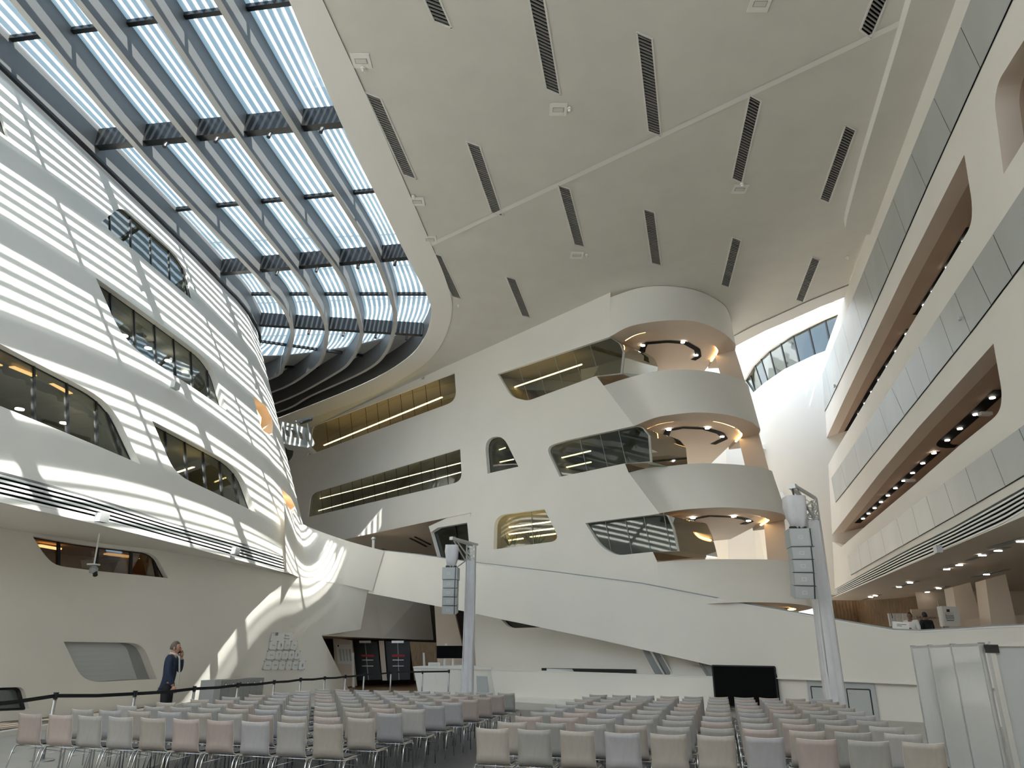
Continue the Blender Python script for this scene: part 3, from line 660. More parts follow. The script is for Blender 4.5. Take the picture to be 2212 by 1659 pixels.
# ================================================================== RIGHT WALL
def rw0(Y): return Vector((11.62+(Y-16.35)*.243, Y, 4.6))
def rw1(Y): return Vector((11.6+(Y-14.4)*.268, Y, ZC))
Ys = [-4, 2, 8, 14, 20, 26, 32, 38, 43]
R0 = [rw0(y) for y in Ys]+[Vector((18.7, 46, 4.6)), Vector((17.6, 48.5, 4.6)), Vector((14.5, 50, 4.6))]
R1 = [rw1(y) for y in Ys]+[Vector((19.6, 45.6, ZC)), Vector((18.6, 48, ZC)), Vector((15.5, 49.8, ZC))]
SR = Surf([R0, R1], 4, 6)
T0 = SR.T[-1]
o2 = SR.ppoly(rnd([(2146, 742), (2165, 850, 20), (2160, 892, 22), (2073, 962), (1975, 1048), (1874, 1133), (1817, 1182), (1790, 1165, 8), (1897, 1026), (1983, 924), (2041, 860)]), 1.0)
o3 = SR.ppoly(rnd([(2083, 334), (2100, 440, 20), (2099, 486, 22), (2024, 609), (1806, 973), (1775, 1030), (1740, 1050), (1712, 1046, 6), (1712, 1030, 6), (1828, 853), (1949, 600)]), 1.0)
o4 = SR.ppoly(rnd([(2260, 10), (2156, 176, 20), (2148, 222, 20), (2168, 376), (2240, 260)]), 1.0)
lvr = [(2300, 1004), (2212, 1052), (2056, 1140), (1967, 1184), (1870, 1236), (1796, 1277), (1760, 1297)], [(2300, 1062), (2212, 1104), (2167, 1131), (2056, 1180), (1940, 1229), (1797, 1297), (1760, 1313)]
lq = SR.ppoly(lvr[0]+lvr[1][::-1], 1.5)
wr = SR.wall('wall_right', M['wall'], None, [o2, o3, o4, lq]); tag(wr, 'tall white right hand facade with slanted balcony openings', None, None, 'structure')
RWO = []
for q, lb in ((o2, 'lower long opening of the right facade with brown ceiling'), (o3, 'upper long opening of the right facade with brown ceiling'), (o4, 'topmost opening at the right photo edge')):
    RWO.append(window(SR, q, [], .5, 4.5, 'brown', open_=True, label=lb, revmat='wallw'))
louvre(SR, lvr, 0, 5, 'band of white louvre slats along the foot of the right facade')
def panels(top, bot, cuts, label, endl=None):
    root = empty('parapet_panels'); root.name = 'trim_%d' % (40+len(label) % 7); tag(root, label, None, None, 'structure')
    q = SR.ppoly(top+bot[::-1], 1.5); L = q
    back = [(p[0], p[1]) for p in q]; V, Fs = cdt(back); mesh('shadow_joint', [SR.off((v.x, v.y), -.012) for v in V], Fs, M['black'], root)
    pieces = [q]
    for a, b_ in cuts:
        pa, pb = SR.px(*a), SR.px(*b_); nx = []
        for pl in pieces:
            for sd in (1, -1):
                c = clip(pl, pa, pb, sd)
                if len(c) > 2 and abs(sum(c[i][0]*c[i-1][1]-c[i-1][0]*c[i][1] for i in range(len(c))))/2 > .05: nx.append(c)
        pieces = nx
    for pl in pieces:
        n = len(pl); C = []
        ar = sum(pl[i-1][0]*pl[i][1]-pl[i][0]*pl[i-1][1] for i in range(n)); sg = 1 if ar > 0 else -1
        for i in range(n):      # inset by 1.5 cm
            p0, p1, p2 = Vector(pl[i-1]), Vector(pl[i]), Vector(pl[(i+1) % n])
            d1 = (p1-p0); d2 = (p2-p1)
            if d1.length < 1e-4 or d2.length < 1e-4: continue
            d1.normalize(); d2.normalize(); nn = Vector((-(d1.y+d2.y), d1.x+d2.x))*sg
            if nn.length < 1e-5: continue
            nn.normalize(); C.append(tuple(p1+nn*.018))
        try:
            V, Fs = cdt(C)
            A = [SR.off((v.x, v.y), -.035) for v in V]
            mesh('panel', A, Fs, M['panelg'], root)
        except Exception as e: print('panel', e)
    return root
def jl(xs, x2=None): return xs
panels([(2400, 800), (2212, 919), (2050, 1036), (1854, 1182), (1832, 1201)], [(2400, 915), (2212, 1030), (2060, 1118), (1943, 1184), (1839, 1243)],
       [((2138, 955), (2178, 1058)), ((2085, 1000), (2116, 1092)), ((2041, 1040), (2068, 1122)), ((2003, 1070), (2025, 1145)), ((1972, 1095), (1990, 1166)), ((1937, 1115), (1956, 1185)), ((1903, 1140), (1918, 1208)), ((1875, 1160), (1886, 1225)), ((1855, 1175), (1864, 1235)), ((2200, 915), (2250, 1030))], 'lowest row of grey parapet panels on the right facade')
panels([(2320, 255), (2212, 407), (2083, 603), (1940, 817), (1850, 954), (1797, 1033)], [(2300, 437), (2212, 570), (2108, 708), (1985, 862), (1888, 983), (1806, 1086)],
       [((2146, 500), (2194, 605)), ((2102, 570), (2150, 670)), ((2063, 627), (2106, 735)), ((2032, 680), (2068, 778)), ((1986, 745), (2014, 833)), ((1957, 790), (1986, 866)), ((1925, 830), (1958, 902)), ((1898, 870), (1922, 942)), ((1871, 915), (1890, 985)), ((1845, 955), (1860, 1022)), ((1816, 1000), (1832, 1058))], 'middle row of grey parapet panels on the right facade')
panels([(2155, -130), (2099, 0), (2020, 209), (1930, 430), (1860, 603), (1800, 750), (1759, 853), (1760, 875)], [(2245, -110), (2189, 0), (2121, 147), (2006, 400), (1914, 609), (1850, 750), (1790, 875), (1768, 916)],
       [((2070, 40), (2125, 155)), ((2015, 200), (2062, 298)), ((1968, 325), (2008, 415)), ((1930, 425), (1963, 515)), ((1896, 510), (1925, 590)), ((1866, 580), (1892, 660)), ((1845, 640), (1866, 715)), ((1822, 700), (1842, 780)), ((1802, 745), (1820, 818)), ((1783, 790), (1798, 865)), ((1768, 820), (1784, 893))], 'uppermost row of grey parapet panels on the right facade')
# ceiling slots with downlights inside the openings
def lining_hit(root_, x, y):
    for ch in root_.children:
        if ch.name.startswith('room_lining'):
            me = ch.data; bv = BVHTree.FromPolygons([v.co for v in me.vertices], [tuple(p.vertices) for p in me.polygons])
            d = ray(x, y).normalized(); h = bv.ray_cast(CAM, d)
            if h[0] is not None: return h[0]-d*.05
    return None
def slot(px, z, wd, lights, label, extra=()):
    root = empty('slot_light'); tag(root, label, 'ceiling light', 'black lighting slots in the right facade openings')
    P_ = [lining_hit(z, x, y) or P0_ for x, y in px for P0_ in [None]]; P_ = [p for p in P_ if p is not None]; P_ = resample(P_, 30); L_, R3 = ribbon(P_, wd); strip('slot', L_, R3, M['blackm'], root, False)
    for x, y in lights:
        p = lining_hit(z, x, y)
        if p is not None: MB().disc(p-Vector((0, 0, .05)), .08, .03, 14).build('downlight', M['cool'], root)
    for x, y in extra: p = (lining_hit(z, x, y) or onz(x, y, 9))-Vector((0, 0, .12)); MB().bar(p, p+Vector((.35, 0, 0)), .18, .1).build('junction_box', M['slat'], root)
z2, z3 = RWO[0], RWO[1]
slot([(2163, 842), (2110, 892), (2067, 930), (2041, 952), (2036, 960), (2046, 965), (2066, 964)], z2, .42, [(2143, 857), (2107, 893), (2073, 924), (2046, 949)], 'hooked black lighting slot at the near end of the lower right opening', [(2114, 886)])
slot([(2023, 976), (1950, 1040), (1905, 1080), (1852, 1130)], z2, .30, [(2017, 977), (1993, 999), (1971, 1020), (1952, 1037), (1934, 1053), (1918, 1069), (1903, 1083), (1889, 1096), (1876, 1108), (1864, 1119)], 'long black lighting slot at the far end of the lower right opening', [(1956, 1032)])
slot([(2099, 490), (2040, 590), (1985, 675), (1978, 680)], z3, .3, [(2083, 519), (2047, 576), (2016, 628), (1997, 657)], 'black lighting slot at the near end of the upper right opening')
slot([(1965, 710), (1900, 810), (1850, 895), (1808, 970)], z3, .26, [(1959, 720), (1937, 757), (1918, 790), (1900, 819), (1884, 845), (1869, 870), (1856, 893)], 'black lighting slot at the far end of the upper right opening')
# soffit over the raised level and its back walls
RZ = 1.3
far_off = Vector((22, -5, 0))
sfR = [rw0(y) for y in Ys]
so_ = strip('trim_50', sfR, [p+Vector((24, 0, 0)) for p in sfR], M['brown'], None, False); tag(so_, 'beige ceiling over the raised level at right, dotted with light slots', None, None, 'structure')
so_.data.materials[0] = M['wallw']
# raised floor
a = RP(1500, 1440, .3); c = RP(2420, 1440, .3)
rf = mesh('floor_raised', [Vector((a.x, a.y, RZ)), Vector((c.x, c.y, RZ)), Vector((42, 8, RZ)), Vector((42, 60, RZ)), Vector((a.x, 60, RZ))], [(0, 1, 2, 3, 4)], M['floor']); tag(rf, 'raised floor level behind the ramp parapet', None, None, 'structure')
# wood wall
wp = [onz(1808, 1322, 4.6), onz(1850, 1307, 4.6), onz(1900, 1296, 4.6), onz(2045, 1283, 4.6)]
wp = [ony(1800, 1320, 44), ony(1850, 1305, 44), ony(1910, 1296, 42), ony(2060, 1283, 38)]
wr_ = empty('wall_wood'); tag(wr_, 'timber boarded wall at the back of the raised level', None, None, 'structure')
WP = resample([Vector((p.x, p.y, 0)) for p in wp], 40)
for i in range(39):
    a, c = WP[i], WP[i+1]; g = (c-a)*.04
    MB().prism([a+g+Vector((0, 0, RZ)), c-g+Vector((0, 0, RZ)), c-g+Vector((0, 0, 4.75)), a+g+Vector((0, 0, 4.75))], (0, .06+.03*(i % 3), 0)).build('board', M['wood'], wr_)
strip('backing', [p+Vector((0, .2, RZ)) for p in WP], [p+Vector((0, .2, 4.8)) for p in WP], M['dark'], wr_)
# beige wall behind the piers
wbk = mesh('wall_right_back', [Vector((20, 37, RZ)), Vector((42, 33, RZ)), Vector((42, 33, 5)), Vector((20, 37, 5))], [(0, 1, 2, 3)], M['wallw']); tag(wbk, 'warm beige wall behind the leaning piers', None, None, 'structure')
def pierpx(px4, Y, dep, name, label, mt='wallw'):
    P_ = [ony(x, y, Y) for x, y in px4]; o = MB().prism(P_, (0.25, dep, 0)).build(name, M[mt]); tag(o, label, None, None, 'structure'); return o
pierpx([(2058, 1268), (2096, 1258), (2125, 1352), (2132, 1375), (2075, 1375)], 27, 1.0, 'pier', 'leaning beige pier behind the curved sign board')
pierpx([(2129, 1252), (2172, 1240), (2195, 1342), (2197, 1375), (2145, 1375)], 25, 1.0, 'pier', 'leaning beige pier at the right photo edge', )
pierpx([(2025, 1295), (2060, 1288), (2078, 1345), (2090, 1375), (2040, 1375)], 33, .5, 'pier', 'narrow beige pier beyond the sign board')
pierpx([(2050, 1340), (2260, 1325), (2280, 1380), (2050, 1380)], 26, .3, 'wall_parapet', 'beige parapet between the leaning piers')
t_ = empty('monitor', ony(2160, 1330, 30)); tag(t_, 'small dark monitor seen between the two leaning piers', 'monitor'); bpy.context.view_layer.update()
under(MB().prism([ony(2122, 1314, 30), ony(2141, 1314, 30), ony(2144, 1333, 30), ony(2127, 1333, 30)], (0, .1, 0)).build('screen', M['black']), t_)
under(MB().bar(ony(2132, 1322, 30.1), Vector((ony(2132, 1322, 30.1).x, 33.6, ony(2132, 1322, 30.1).z)), .06, .06).build('wall_arm', M['grey']), t_)
# downlight slots in soffit
dls = [((2095, 1238), (2140, 1226)), ((2030, 1231), (2064, 1219)), ((2098, 1247), (2176, 1230)), ((1932, 1270), (1981, 1256)), ((1998, 1279), (2047, 1267)), ((1865, 1296), (1900, 1285)), ((1920, 1303), (1952, 1295)), ((2006, 1299), (2027, 1294)), ((1845, 1305), (1863, 1299)), ((2140, 1184), (2230, 1158))]
dlp = [[(2122, 1200), (2156, 1190)], [(2045, 1230), (2072, 1221)], [(2131, 1241)], [(1942, 1268), (1966, 1259)], [(2003, 1279), (2028, 1271)], [(1881, 1290), (1891, 1287)], [(1923, 1302), (1930, 1301)], [(2008, 1298), (2019, 1296)], [(1846, 1303)], [(2205, 1170)]]
names = ['ceiling slot over the parapet, nearest the white board', 'ceiling slot left of the leaning piers', 'ceiling slot above the leaning piers', 'ceiling slot above the two standing people', 'ceiling slot above the curved sign board', 'ceiling slot near the right speaker tower', 'small ceiling slot before the timber wall', 'small ceiling slot at the end of the timber wall', 'farthest ceiling slot beside the louvre band', 'ceiling slot at the right photo edge']
rows2 = [((2092, 1210), (2175, 1182))]+dls[1:]
for (a, c), ls, nm in zip(rows2, dlp, names):
    root = empty('recessed_light'); tag(root, 'dark %s with lit spots' % nm, 'ceiling light', 'recessed lights over the raised level')
    P_ = [onz(*a, 4.58), onz(*c, 4.58)]; MB().bar(P_[0], P_[1], .22, .02).build('slot', M['grey'], root)
    for x, y in ls:
        p = onz(x, y, 4.56); MB().bar(p-Vector((.10, 0, 0)), p+Vector((.10, 0, 0)), .08, .03).build('lamp', M['cool'], root)
# ================================================================== FAR BRIGHT ATRIUM BEHIND THE TOWER
wt = [(1590, 850), (1605, 820), (1624, 792), (1656, 760), (1707, 726), (1741, 709), (1777, 691), (1810, 677), (1850, 662), (1900, 645), (1960, 628)]
Fp = [onz(x, y, 20.4) for x, y in wt]
Fp = [Fp[0]+Vector((-3, 3, 0))]+Fp[1:]
def lvl(z, sh=0): return [Vector((p.x, p.y+sh, z)) for p in Fp]
SFt = Surf([lvl(4.7, -1.0), lvl(17.4, -.2), lvl(20.4), lvl(27, .4)], 3, 1)
hw = SFt.ppoly([(1607, 822), (1624, 792), (1656, 760), (1707, 726), (1741, 709), (1777, 691), (1810, 677), (1860, 660), (1860, 728), (1782, 758), (1758, 767), (1724, 783), (1695, 797), (1651, 827), (1625, 850)])
fw = SFt.wall('wall_far', M['wall'], None, [hw]); tag(fw, 'bright white curved wall far behind the tower', None, None, 'structure')
window(SFt, hw, [((x, y), (x+e_, y2)) for x, y, e_, y2 in ((1613, 800, 14, 850), (1624, 785, 22, 850), (1637, 770, 20, 835), (1656, 752, 19, 830), (1680, 735, 18, 812), (1707, 718, 19, 800), (1741, 702, 19, 785), (1777, 685, 17, 765))], .2, 4, 'room', 'cglass', .05, label='curved window band high in the far atrium', bw=.09)
for i, (x, y) in enumerate(((1800, 655), (1720, 690), (1662, 727), (1625, 762), (1600, 793))):
    p = SFt.off(SFt.px(x, y), -.3); tag(MB().bar(p, p+Vector((.9, -.6, 0)), .18, .16).build('bracket', M['lgrey']), 'grey roof bracket on the far curved wall, number %s from the right' % ['first', 'second', 'third', 'fourth', 'fifth'][i], 'bracket', 'roof brackets of the far atrium')
bx = MB().prism([ony(1625, 965, 46), ony(1700, 955, 46), ony(1757, 940, 45), ony(1735, 985, 45), ony(1690, 1000, 46), ony(1640, 1003, 46)], (0, 2, 0)).build('trim_51', M['wall']); tag(bx, 'white bridge edge crossing the far atrium', None, None, 'structure')
bx = MB().prism([ony(1650, 1075, 44), ony(1790, 1030, 44), ony(1812, 1085, 43), ony(1800, 1290, 43), ony(1700, 1320, 44)], (0, 2, 0)).build('wall_end', M['wall']); tag(bx, 'white end wall between the tower and the right facade', None, None, 'structure')
# ================================================================== CEILING
redge = [(624, 0), (735, 262), (805, 407), (878, 553), (909, 612), (928, 652), (931, 684), (916, 730), (875, 777), (780, 831), (606, 901)]
rim = [(697, 0), (800, 225), (870, 385), (930, 525), (958, 590), (976, 650), (974, 690), (958, 735), (930, 775), (880, 812), (790, 860), (610, 925)]
RE = [onz(x, y, ZC) for x, y in redge]; RM = [onz(x, y, ZC) for x, y in rim]
dre = (RE[1]-RE[0]).normalized()
RE = [RE[0]-dre*24]+catmull(RE, 4)+[Vector((-26, 58.5, ZC))]
RM = [RM[0]-dre*24]+catmull(RM, 4)+[Vector((-26, 59.5, ZC))]
LE = list(SF.G[-1])    # top line of the left facade
hole = [(p.x, p.y) for p in RE]+[(-26, 45.2)]+[(p.x-.02, p.y) for p in reversed(LE)]+[(LE[0].x, RE[0].y)]
arch = [(1560, 752), (1590, 735), (1640, 709), (1700, 683), (1760, 656), (1830, 628), (1880, 610)]
AR = [onz(x, y, ZC) for x, y in arch]
ah = [(p.x, p.y) for p in AR]+[(30, AR[-1].y+2), (30, 60), (AR[0].x-.5, 60)]
outer = [(-42, -14), (-42, 61), (42, 61), (42, -14)]
# smooth rim around the skylight
rimp = [(p.x, p.y) for p in RM]
bandpoly = [(p.x, p.y) for p in RE]+[(p.x, p.y) for p in reversed(RM)]
V, Fs = cdt(bandpoly); rimo = mesh('ceiling_rim', [(v.x, v.y, ZC-.005) for v in V], Fs, M['rim']); tag(rimo, 'smooth white rim around the curved skylight', None, None, 'structure')
strip('upstand', [p for p in RE], [p+Vector((0, 0, 1.2)) for p in RE], M['beam'], rimo)
strip('rim_edge', [p+Vector((0, 0, -.005)) for p in RM], [p+Vector((0, 0, .05)) for p in RM], M['black'], rimo)
cl = [(p.x, p.y) for p in RM]+[(-26, 61), (42, 61), (42, -14), (RM[0].x, -14)]
# ceiling field (slightly above the rim): everything right of the rim
vents = [((805, 207), (885, 383), 22), ((928, -10), (957, 55), 0), ((1155, -20), (1195, 200), 0), ((1022, 312), (1074, 464), 0), ((1392, 78), (1414, 290), 0), ((1218, 405), (1252, 532), 0), ((1402, 456), (1418, 572), 0), ((1632, 213), (1592, 391), 0), ((1838, 277), (1781, 435), 0), ((1905, -10), (1870, 75), 0), ((942, 550), (987, 644), 0), ((1103, 601), (1137, 685), 0), ((1592, 517), (1566, 619), 0), ((1763, 559), (1727, 651), 0)]
vholes = []
VQ = []
for a, c, _ in vents:
    ym = (a[1]+c[1])/2
    A, C = onz(*a, ZC), onz(*c, ZC); wd = .17
    VQ.append((A, C))
cfield = [(p.x, p.y) for p in RM]+[(-26, 61), (42, 61), (42, -14), (RM[0].x, -14)]
vq = []
for A, C in VQ:
    d = (C-A).normalized(); s_ = Vector((-d.y, d.x, 0))*.20; sk = d*.28
    vq.append([A-s_+sk*.6, A+s_-sk*.6, C+s_-sk*.6, C-s_+sk*.6] )
V, Fs = cdt(cfield, [ah]+[[(p.x, p.y) for p in q] for q in vq])
cf = mesh('ceiling', [(v.x, v.y, ZC+.03) for v in V], Fs, M['ceil']); tag(cf, 'perforated beige grey ceiling with slanted air slots', None, None, 'structure')
strip('arch_edge', [p+Vector((0, 0, .03)) for p in AR], [p+Vector((0, 0, 1.6)) for p in AR], M['beam'], cf)
AL, AR2 = ribbon([p+Vector((0, 0, -.02)) for p in AR], 1.0); strip('arch_rim', AL, AR2, M['rim'], cf)
sm = [onz(915, 536, ZC+.01), onz(1962, 42, ZC+.01), onz(2060, -5, ZC+.01)]; L_, R3 = ribbon(sm, .22); strip('ceiling_seam', L_, R3, M['rim'], cf, False)
# roof field left of the skylight
lf = [(-42, -14), (LE[0].x, -14), (LE[0].x, LE[0].y)]+[(p.x-.02, p.y) for p in LE]+[(-26, 45.2), (-42, 45.2)]
V, Fs = cdt(lf); tag(mesh('ceiling_left', [(v.x, v.y, ZC+.03) for v in V], Fs, M['ceil']), 'roof over the rooms behind the left facade', None, None, 'structure')
vl = ['beside the skylight bend, long', 'at the top photo edge, nearest the skylight', 'at the top photo edge, second from skylight', 'middle row, second from the skylight', 'long one in the upper middle of the ceiling', 'above the tower left shoulder', 'directly above the tower top', 'long one right of the seam', 'nearest the right facade', 'cut by the top photo edge at right', 'close to the round end of the skylight', 'smallest one above the back wall', 'short one right of the tower top', 'short one beside the far arch']
for (A, C), q, nm in zip(VQ, vq, vl):
    root = empty('ceiling_vent', (0, 0, 0)); tag(root, 'dark slanted air slot in the ceiling, %s' % nm, 'vent', 'slanted air slots in the ceiling')
    up_ = Vector((0, 0, .12)); strip('housing', q+q[:1], [p+up_ for p in q+q[:1]], M['grey'], root, False)
    mesh('backing', [p+up_ for p in q], [(0, 1, 2, 3)], M['blackm'], root)
    fr = MB()
    for i in range(4): fr.bar(q[i]+Vector((0, 0, .02)), q[(i+1) % 4]+Vector((0, 0, .02)), .05, .03)
    fr.build('frame', M['rim'], root)
    L = (C-A).length; n = int(L/.13); sl_ = MB()
    for i in range(1, n):
        t = i/n; sl_.bar(q[0].lerp(q[3], t)+Vector((0, 0, .05)), q[1].lerp(q[2], t)+Vector((0, 0, .05)), .035, .05)
    o = sl_.build('slats', M['vent'], root); o['kind'] = 'stuff'
# small ceiling fixtures
fx = [(1206, 237), (1642, 8), (1598, 409), (1246, 552), (901, 436), (929, 518), (780, 132)]
fn = ['left of the long upper slot', 'at the top photo edge', 'below the long right slot', 'below the middle slot', 'beside the skylight, upper', 'beside the skylight, lower', 'near the top of the skylight rim']
for (x, y), nm in zip(fx, fn):
    root = empty('ceiling_hatch', onz(x, y, ZC)); tag(root, 'small square ceiling hatch with loudspeaker grille %s' % nm, 'ceiling hatch', 'hatches in the perforated ceiling'); bpy.context.view_layer.update()
    p = onz(x, y, ZC)
    b = MB(); b.box(p.x-.28, p.x+.28, p.y-.28, p.y+.28, p.z+.0, p.z+.02); under(b.build('frame', M['rim']), root)
    b = MB(); b.box(p.x-.18, p.x+.18, p.y-.1, p.y+.1, p.z-.01, p.z+.0); under(b.build('grille', M['grey']), root)
    b = MB(); b.box(p.x-.16, p.x+.16, p.y-.08, p.y+.08, p.z-.014, p.z-.01); under(b.build('cover', M['ceil']), root)
for x, y, nm in ((1230, 235, 'right of the upper hatch'), (784, 148, 'beside the skylight rim, highest'), (893, 425, 'beside the skylight rim, middle'), (1268, 551, 'right of the middle hatch'), (1603, 398, 'below the long right slot'), (990, 660, 'beside the round end of the skylight'), (1830, 556, 'beside the right facade'), (1896, 226, 'under the ceiling step at right')):
    p = onz(x, y, ZC-.02); b = MB(); b.disc(p-Vector((0, 0, .03)), .07, .06, 16); b.ball(p-Vector((0, 0, .06)), .05, 10)
    tag(b.build('smoke_detector', M['rim']), 'small round ceiling detector %s' % nm, 'detector', 'ceiling detectors')
# ceiling step at right (lower field beside the right facade)
st_ = [(1990, -60), (1968, 0), (1942, 90), (1898, 235), (1860, 360), (1830, 470), (1826, 492), (1834, 503), (1855, 508), (1900, 505)]
SP = [onz(x, y, ZC-.35) for x, y in st_]; SP = [SP[0]-Vector((1.5, 12, 0))]+SP
sp = [(p.x, p.y) for p in SP]+[(26, SP[-1].y), (26, SP[0].y)]; V, Fs = cdt(sp)
o = mesh('ceiling_step', [(v.x, v.y, ZC-.35) for v in V], Fs, M['ceil']); tag(o, 'lower ceiling field with rounded end along the right facade', None, None, 'structure')
strip('step_edge', SP, [p+Vector((0, 0, .4)) for p in SP], M['rim'], o)
# ================================================================== SKYLIGHT
GZ = ZC+1.15
bm_ = [[(28, 0), (310, 334), (556, 597), (584, 630), (614, 668), (630, 706), (630, 739), (614, 785), (578, 820)],
 [(167, 0), (416, 312), (642, 592), (671, 636), (698, 684), (706, 722), (698, 766), (674, 798), (587, 847)],
 [(317, 0), (529, 316), (723, 575), (758, 640), (778, 701), (780, 731), (761, 774), (720, 809), (593, 872)],
 [(470, 0), (646, 294), (796, 530), (832, 607), (850, 662), (853, 701), (834, 760), (788, 801), (671, 855), (601, 890)]]
ends = [(-24, 48.5), (-24.5, 51), (-25, 53.5), (-25.5, 56)]
SKY = empty('skylight'); tag(SKY, 'curved glass skylight with deep grey beams on the upper left', None, None, 'structure')
curves = []
for pl, e_ in zip(bm_, ends):
    P_ = [onz(x, y, ZC) for x, y in pl]; P_[0].x += (P_[2].x-P_[0].x)*0; d_ = (P_[1]-P_[0]).normalized(); P_ = [P_[0]-d_*24, P_[0]-d_*12]+P_+[Vector((*e_, ZC))]
    curves.append(catmull(P_, 5))
for c in curves:
    L_, R3 = ribbon(c, .13); n = len(c); up_ = Vector((0, 0, 1.2))
    vs = L_+R3+[p+up_ for p in R3]+[p+up_ for p in L_]; fs = []
    for i in range(n-1):
        for j in range(4): fs.append((j*n+i, j*n+i+1, ((j+1) % 4)*n+i+1, ((j+1) % 4)*n+i))
    mesh('beam', vs, fs, M['beam'], SKY)
    L2, R4 = ribbon([p-Vector((0, 0, .02)) for p in c], .2); strip('beam_flange', L2, R4, M['flange'], SKY)
left = [Vector((p.x+.12, p.y, ZC)) for p in LE]
strip('left_upstand', left, [p+Vector((0, 0, 1.2)) for p in left], M['beam'], SKY)
lc = MB()
for i in range(len(left)-1): lc.bar(left[i]+Vector((0, 0, -.02)), left[i+1]+Vector((0, 0, -.02)), .14, .1)
lc.build('edge_channel', M['black'], SKY)
lines5 = [left]+curves+[RE]
# cross members: interpolate along a straight line between pixels (left edge to right edge), clipped to the bays by intersecting lines
def seg_x(P, Q, C):
    for i in range(len(C)-1):
        r_ = geometry.intersect_line_line_2d(P.xy, Q.xy, C[i].xy, C[i+1].xy)
        if r_ is not None: return Vector((r_.x, r_.y, ZC)), i
    return None
def cross(pa, pb, deep, z=ZC):
    A, C = onz(*pa, z), onz(*pb, z); d = (C-A); A = A-d*.35; C = C+d*.35
    hits = []
    for c in lines5:
        h = seg_x(A, C, c); hits.append(h[0] if h else None)
    return hits
CR = []
for pa, pb, deep in (((203, 338), (745, 288), 1), ((475, 607), (886, 573), 1), ((556, 716), (905, 737), 1)):
    h = cross(pa, pb, deep); CR.append(h)
    for i in range(5):
        if h[i] is not None and h[i+1] is not None:
            o = MB().bar(h[i]+Vector((0, 0, .72)), h[i+1]+Vector((0, 0, .72)), .3, .72).build('cross_beam', M['darkbeam'], SKY)
            mid = h[i].lerp(h[i+1], .5)
            if i in (1, 3, 4, 2): MB().tube([mid+Vector((0, -.1, .2)), mid+Vector((0, -.2, .1)), mid+Vector((0, -.25, -.08))], .07, 10).build('spotlight', M['black'], SKY)
thin = []
for pa, pb in (((0, 84), (600, 5)), ((362, 452), (809, 409)), ((527, 633), (906, 633)), ((560, 735), (790, 768)), ((585, 790), (860, 800))):
    A, C = onz(*pa, GZ), onz(*pb, GZ); d = C-A; A = A-d*.35; C = C+d*.35; h = []
    for c in lines5:
        s_ = seg_x(A, C, c); h.append(s_[0] if s_ else None)
    thin.append(h)
    for i in range(5):
        if h[i] is not None and h[i+1] is not None:
            MB().bar(Vector((*h[i].xy, GZ-.05)), Vector((*h[i+1].xy, GZ-.05)), .16, .14).build('glazing_bar', M['darkbeam'], SKY)
for i, Yy in enumerate((10, 2, -6)):
    h = [seg_x(Vector((-30, Yy, 0)), Vector((10, Yy, 0)), c) for c in lines5]
    for j in range(5):
        if h[j] and h[j+1]: MB().bar(h[j][0]+Vector((0, 0, .72)), h[j+1][0]+Vector((0, 0, .72)), .3, .72).build('cross_beam', M['darkbeam'], SKY)
# panes and frit stripes per bay; the far end of the ribbon is opaque
NS = 120
def to_y(c, ymax):  # part of the curve before the opaque end
    o = []
    for p in c:
        o.append(p)
        if p.y > ymax: break
    return o
ylim = [42.3, 42.0, 41.4, 40.4, 39.0, 37.5]
R5 = [resample(to_y(c, yl), NS) for c, yl in zip(lines5, ylim)]
for i in range(5):
    A, C = R5[i], R5[i+1]
    ks = [0, 14, 28, 42, 54, 66, 78, 90, 102, 111, NS-1]
    for k0, k1 in zip(ks, ks[1:]):
        vs = [Vector((*A[k].xy, GZ)) for k in range(k0, k1+1)]+[Vector((*C[k].xy, GZ)) for k in range(k0, k1+1)]; n = k1-k0+1
        mesh('pane', vs, [(j, j+1, n+j+1, n+j) for j in range(n-1)], M['glass'], SKY)
    fm = MB(); nst = 7
    for s_ in range(nst):
        f0 = (s_+.19)/nst; f1 = (s_+.81)/nst
        vs = [Vector((*A[k].lerp(C[k], f0).xy, GZ+.01)) for k in range(NS)]+[Vector((*A[k].lerp(C[k], f1).xy, GZ+.01)) for k in range(NS)]
        fm.add(vs, [(j, j+1, NS+j+1, NS+j) for j in range(NS-1)])
    o = fm.build('frit_stripes', M['frit'], SKY); o['kind'] = 'stuff'
# opaque roof over the ribbon end
Z2 = ZC+1.2
ep = [R5[i][-1] for i in range(6)]
opq = [(p.x, p.y) for p in ep]+[(RE[k].x, RE[k].y) for k in range(len(RE)) if RE[k].y > ep[-1].y]+[(-26, 44)]+[(p.x, p.y) for p in reversed(LE) if p.y > ep[0].y]
V, Fs = cdt(opq); mesh('roof_panel', [(v.x, v.y, Z2) for v in V], Fs, M['roofp'], SKY)
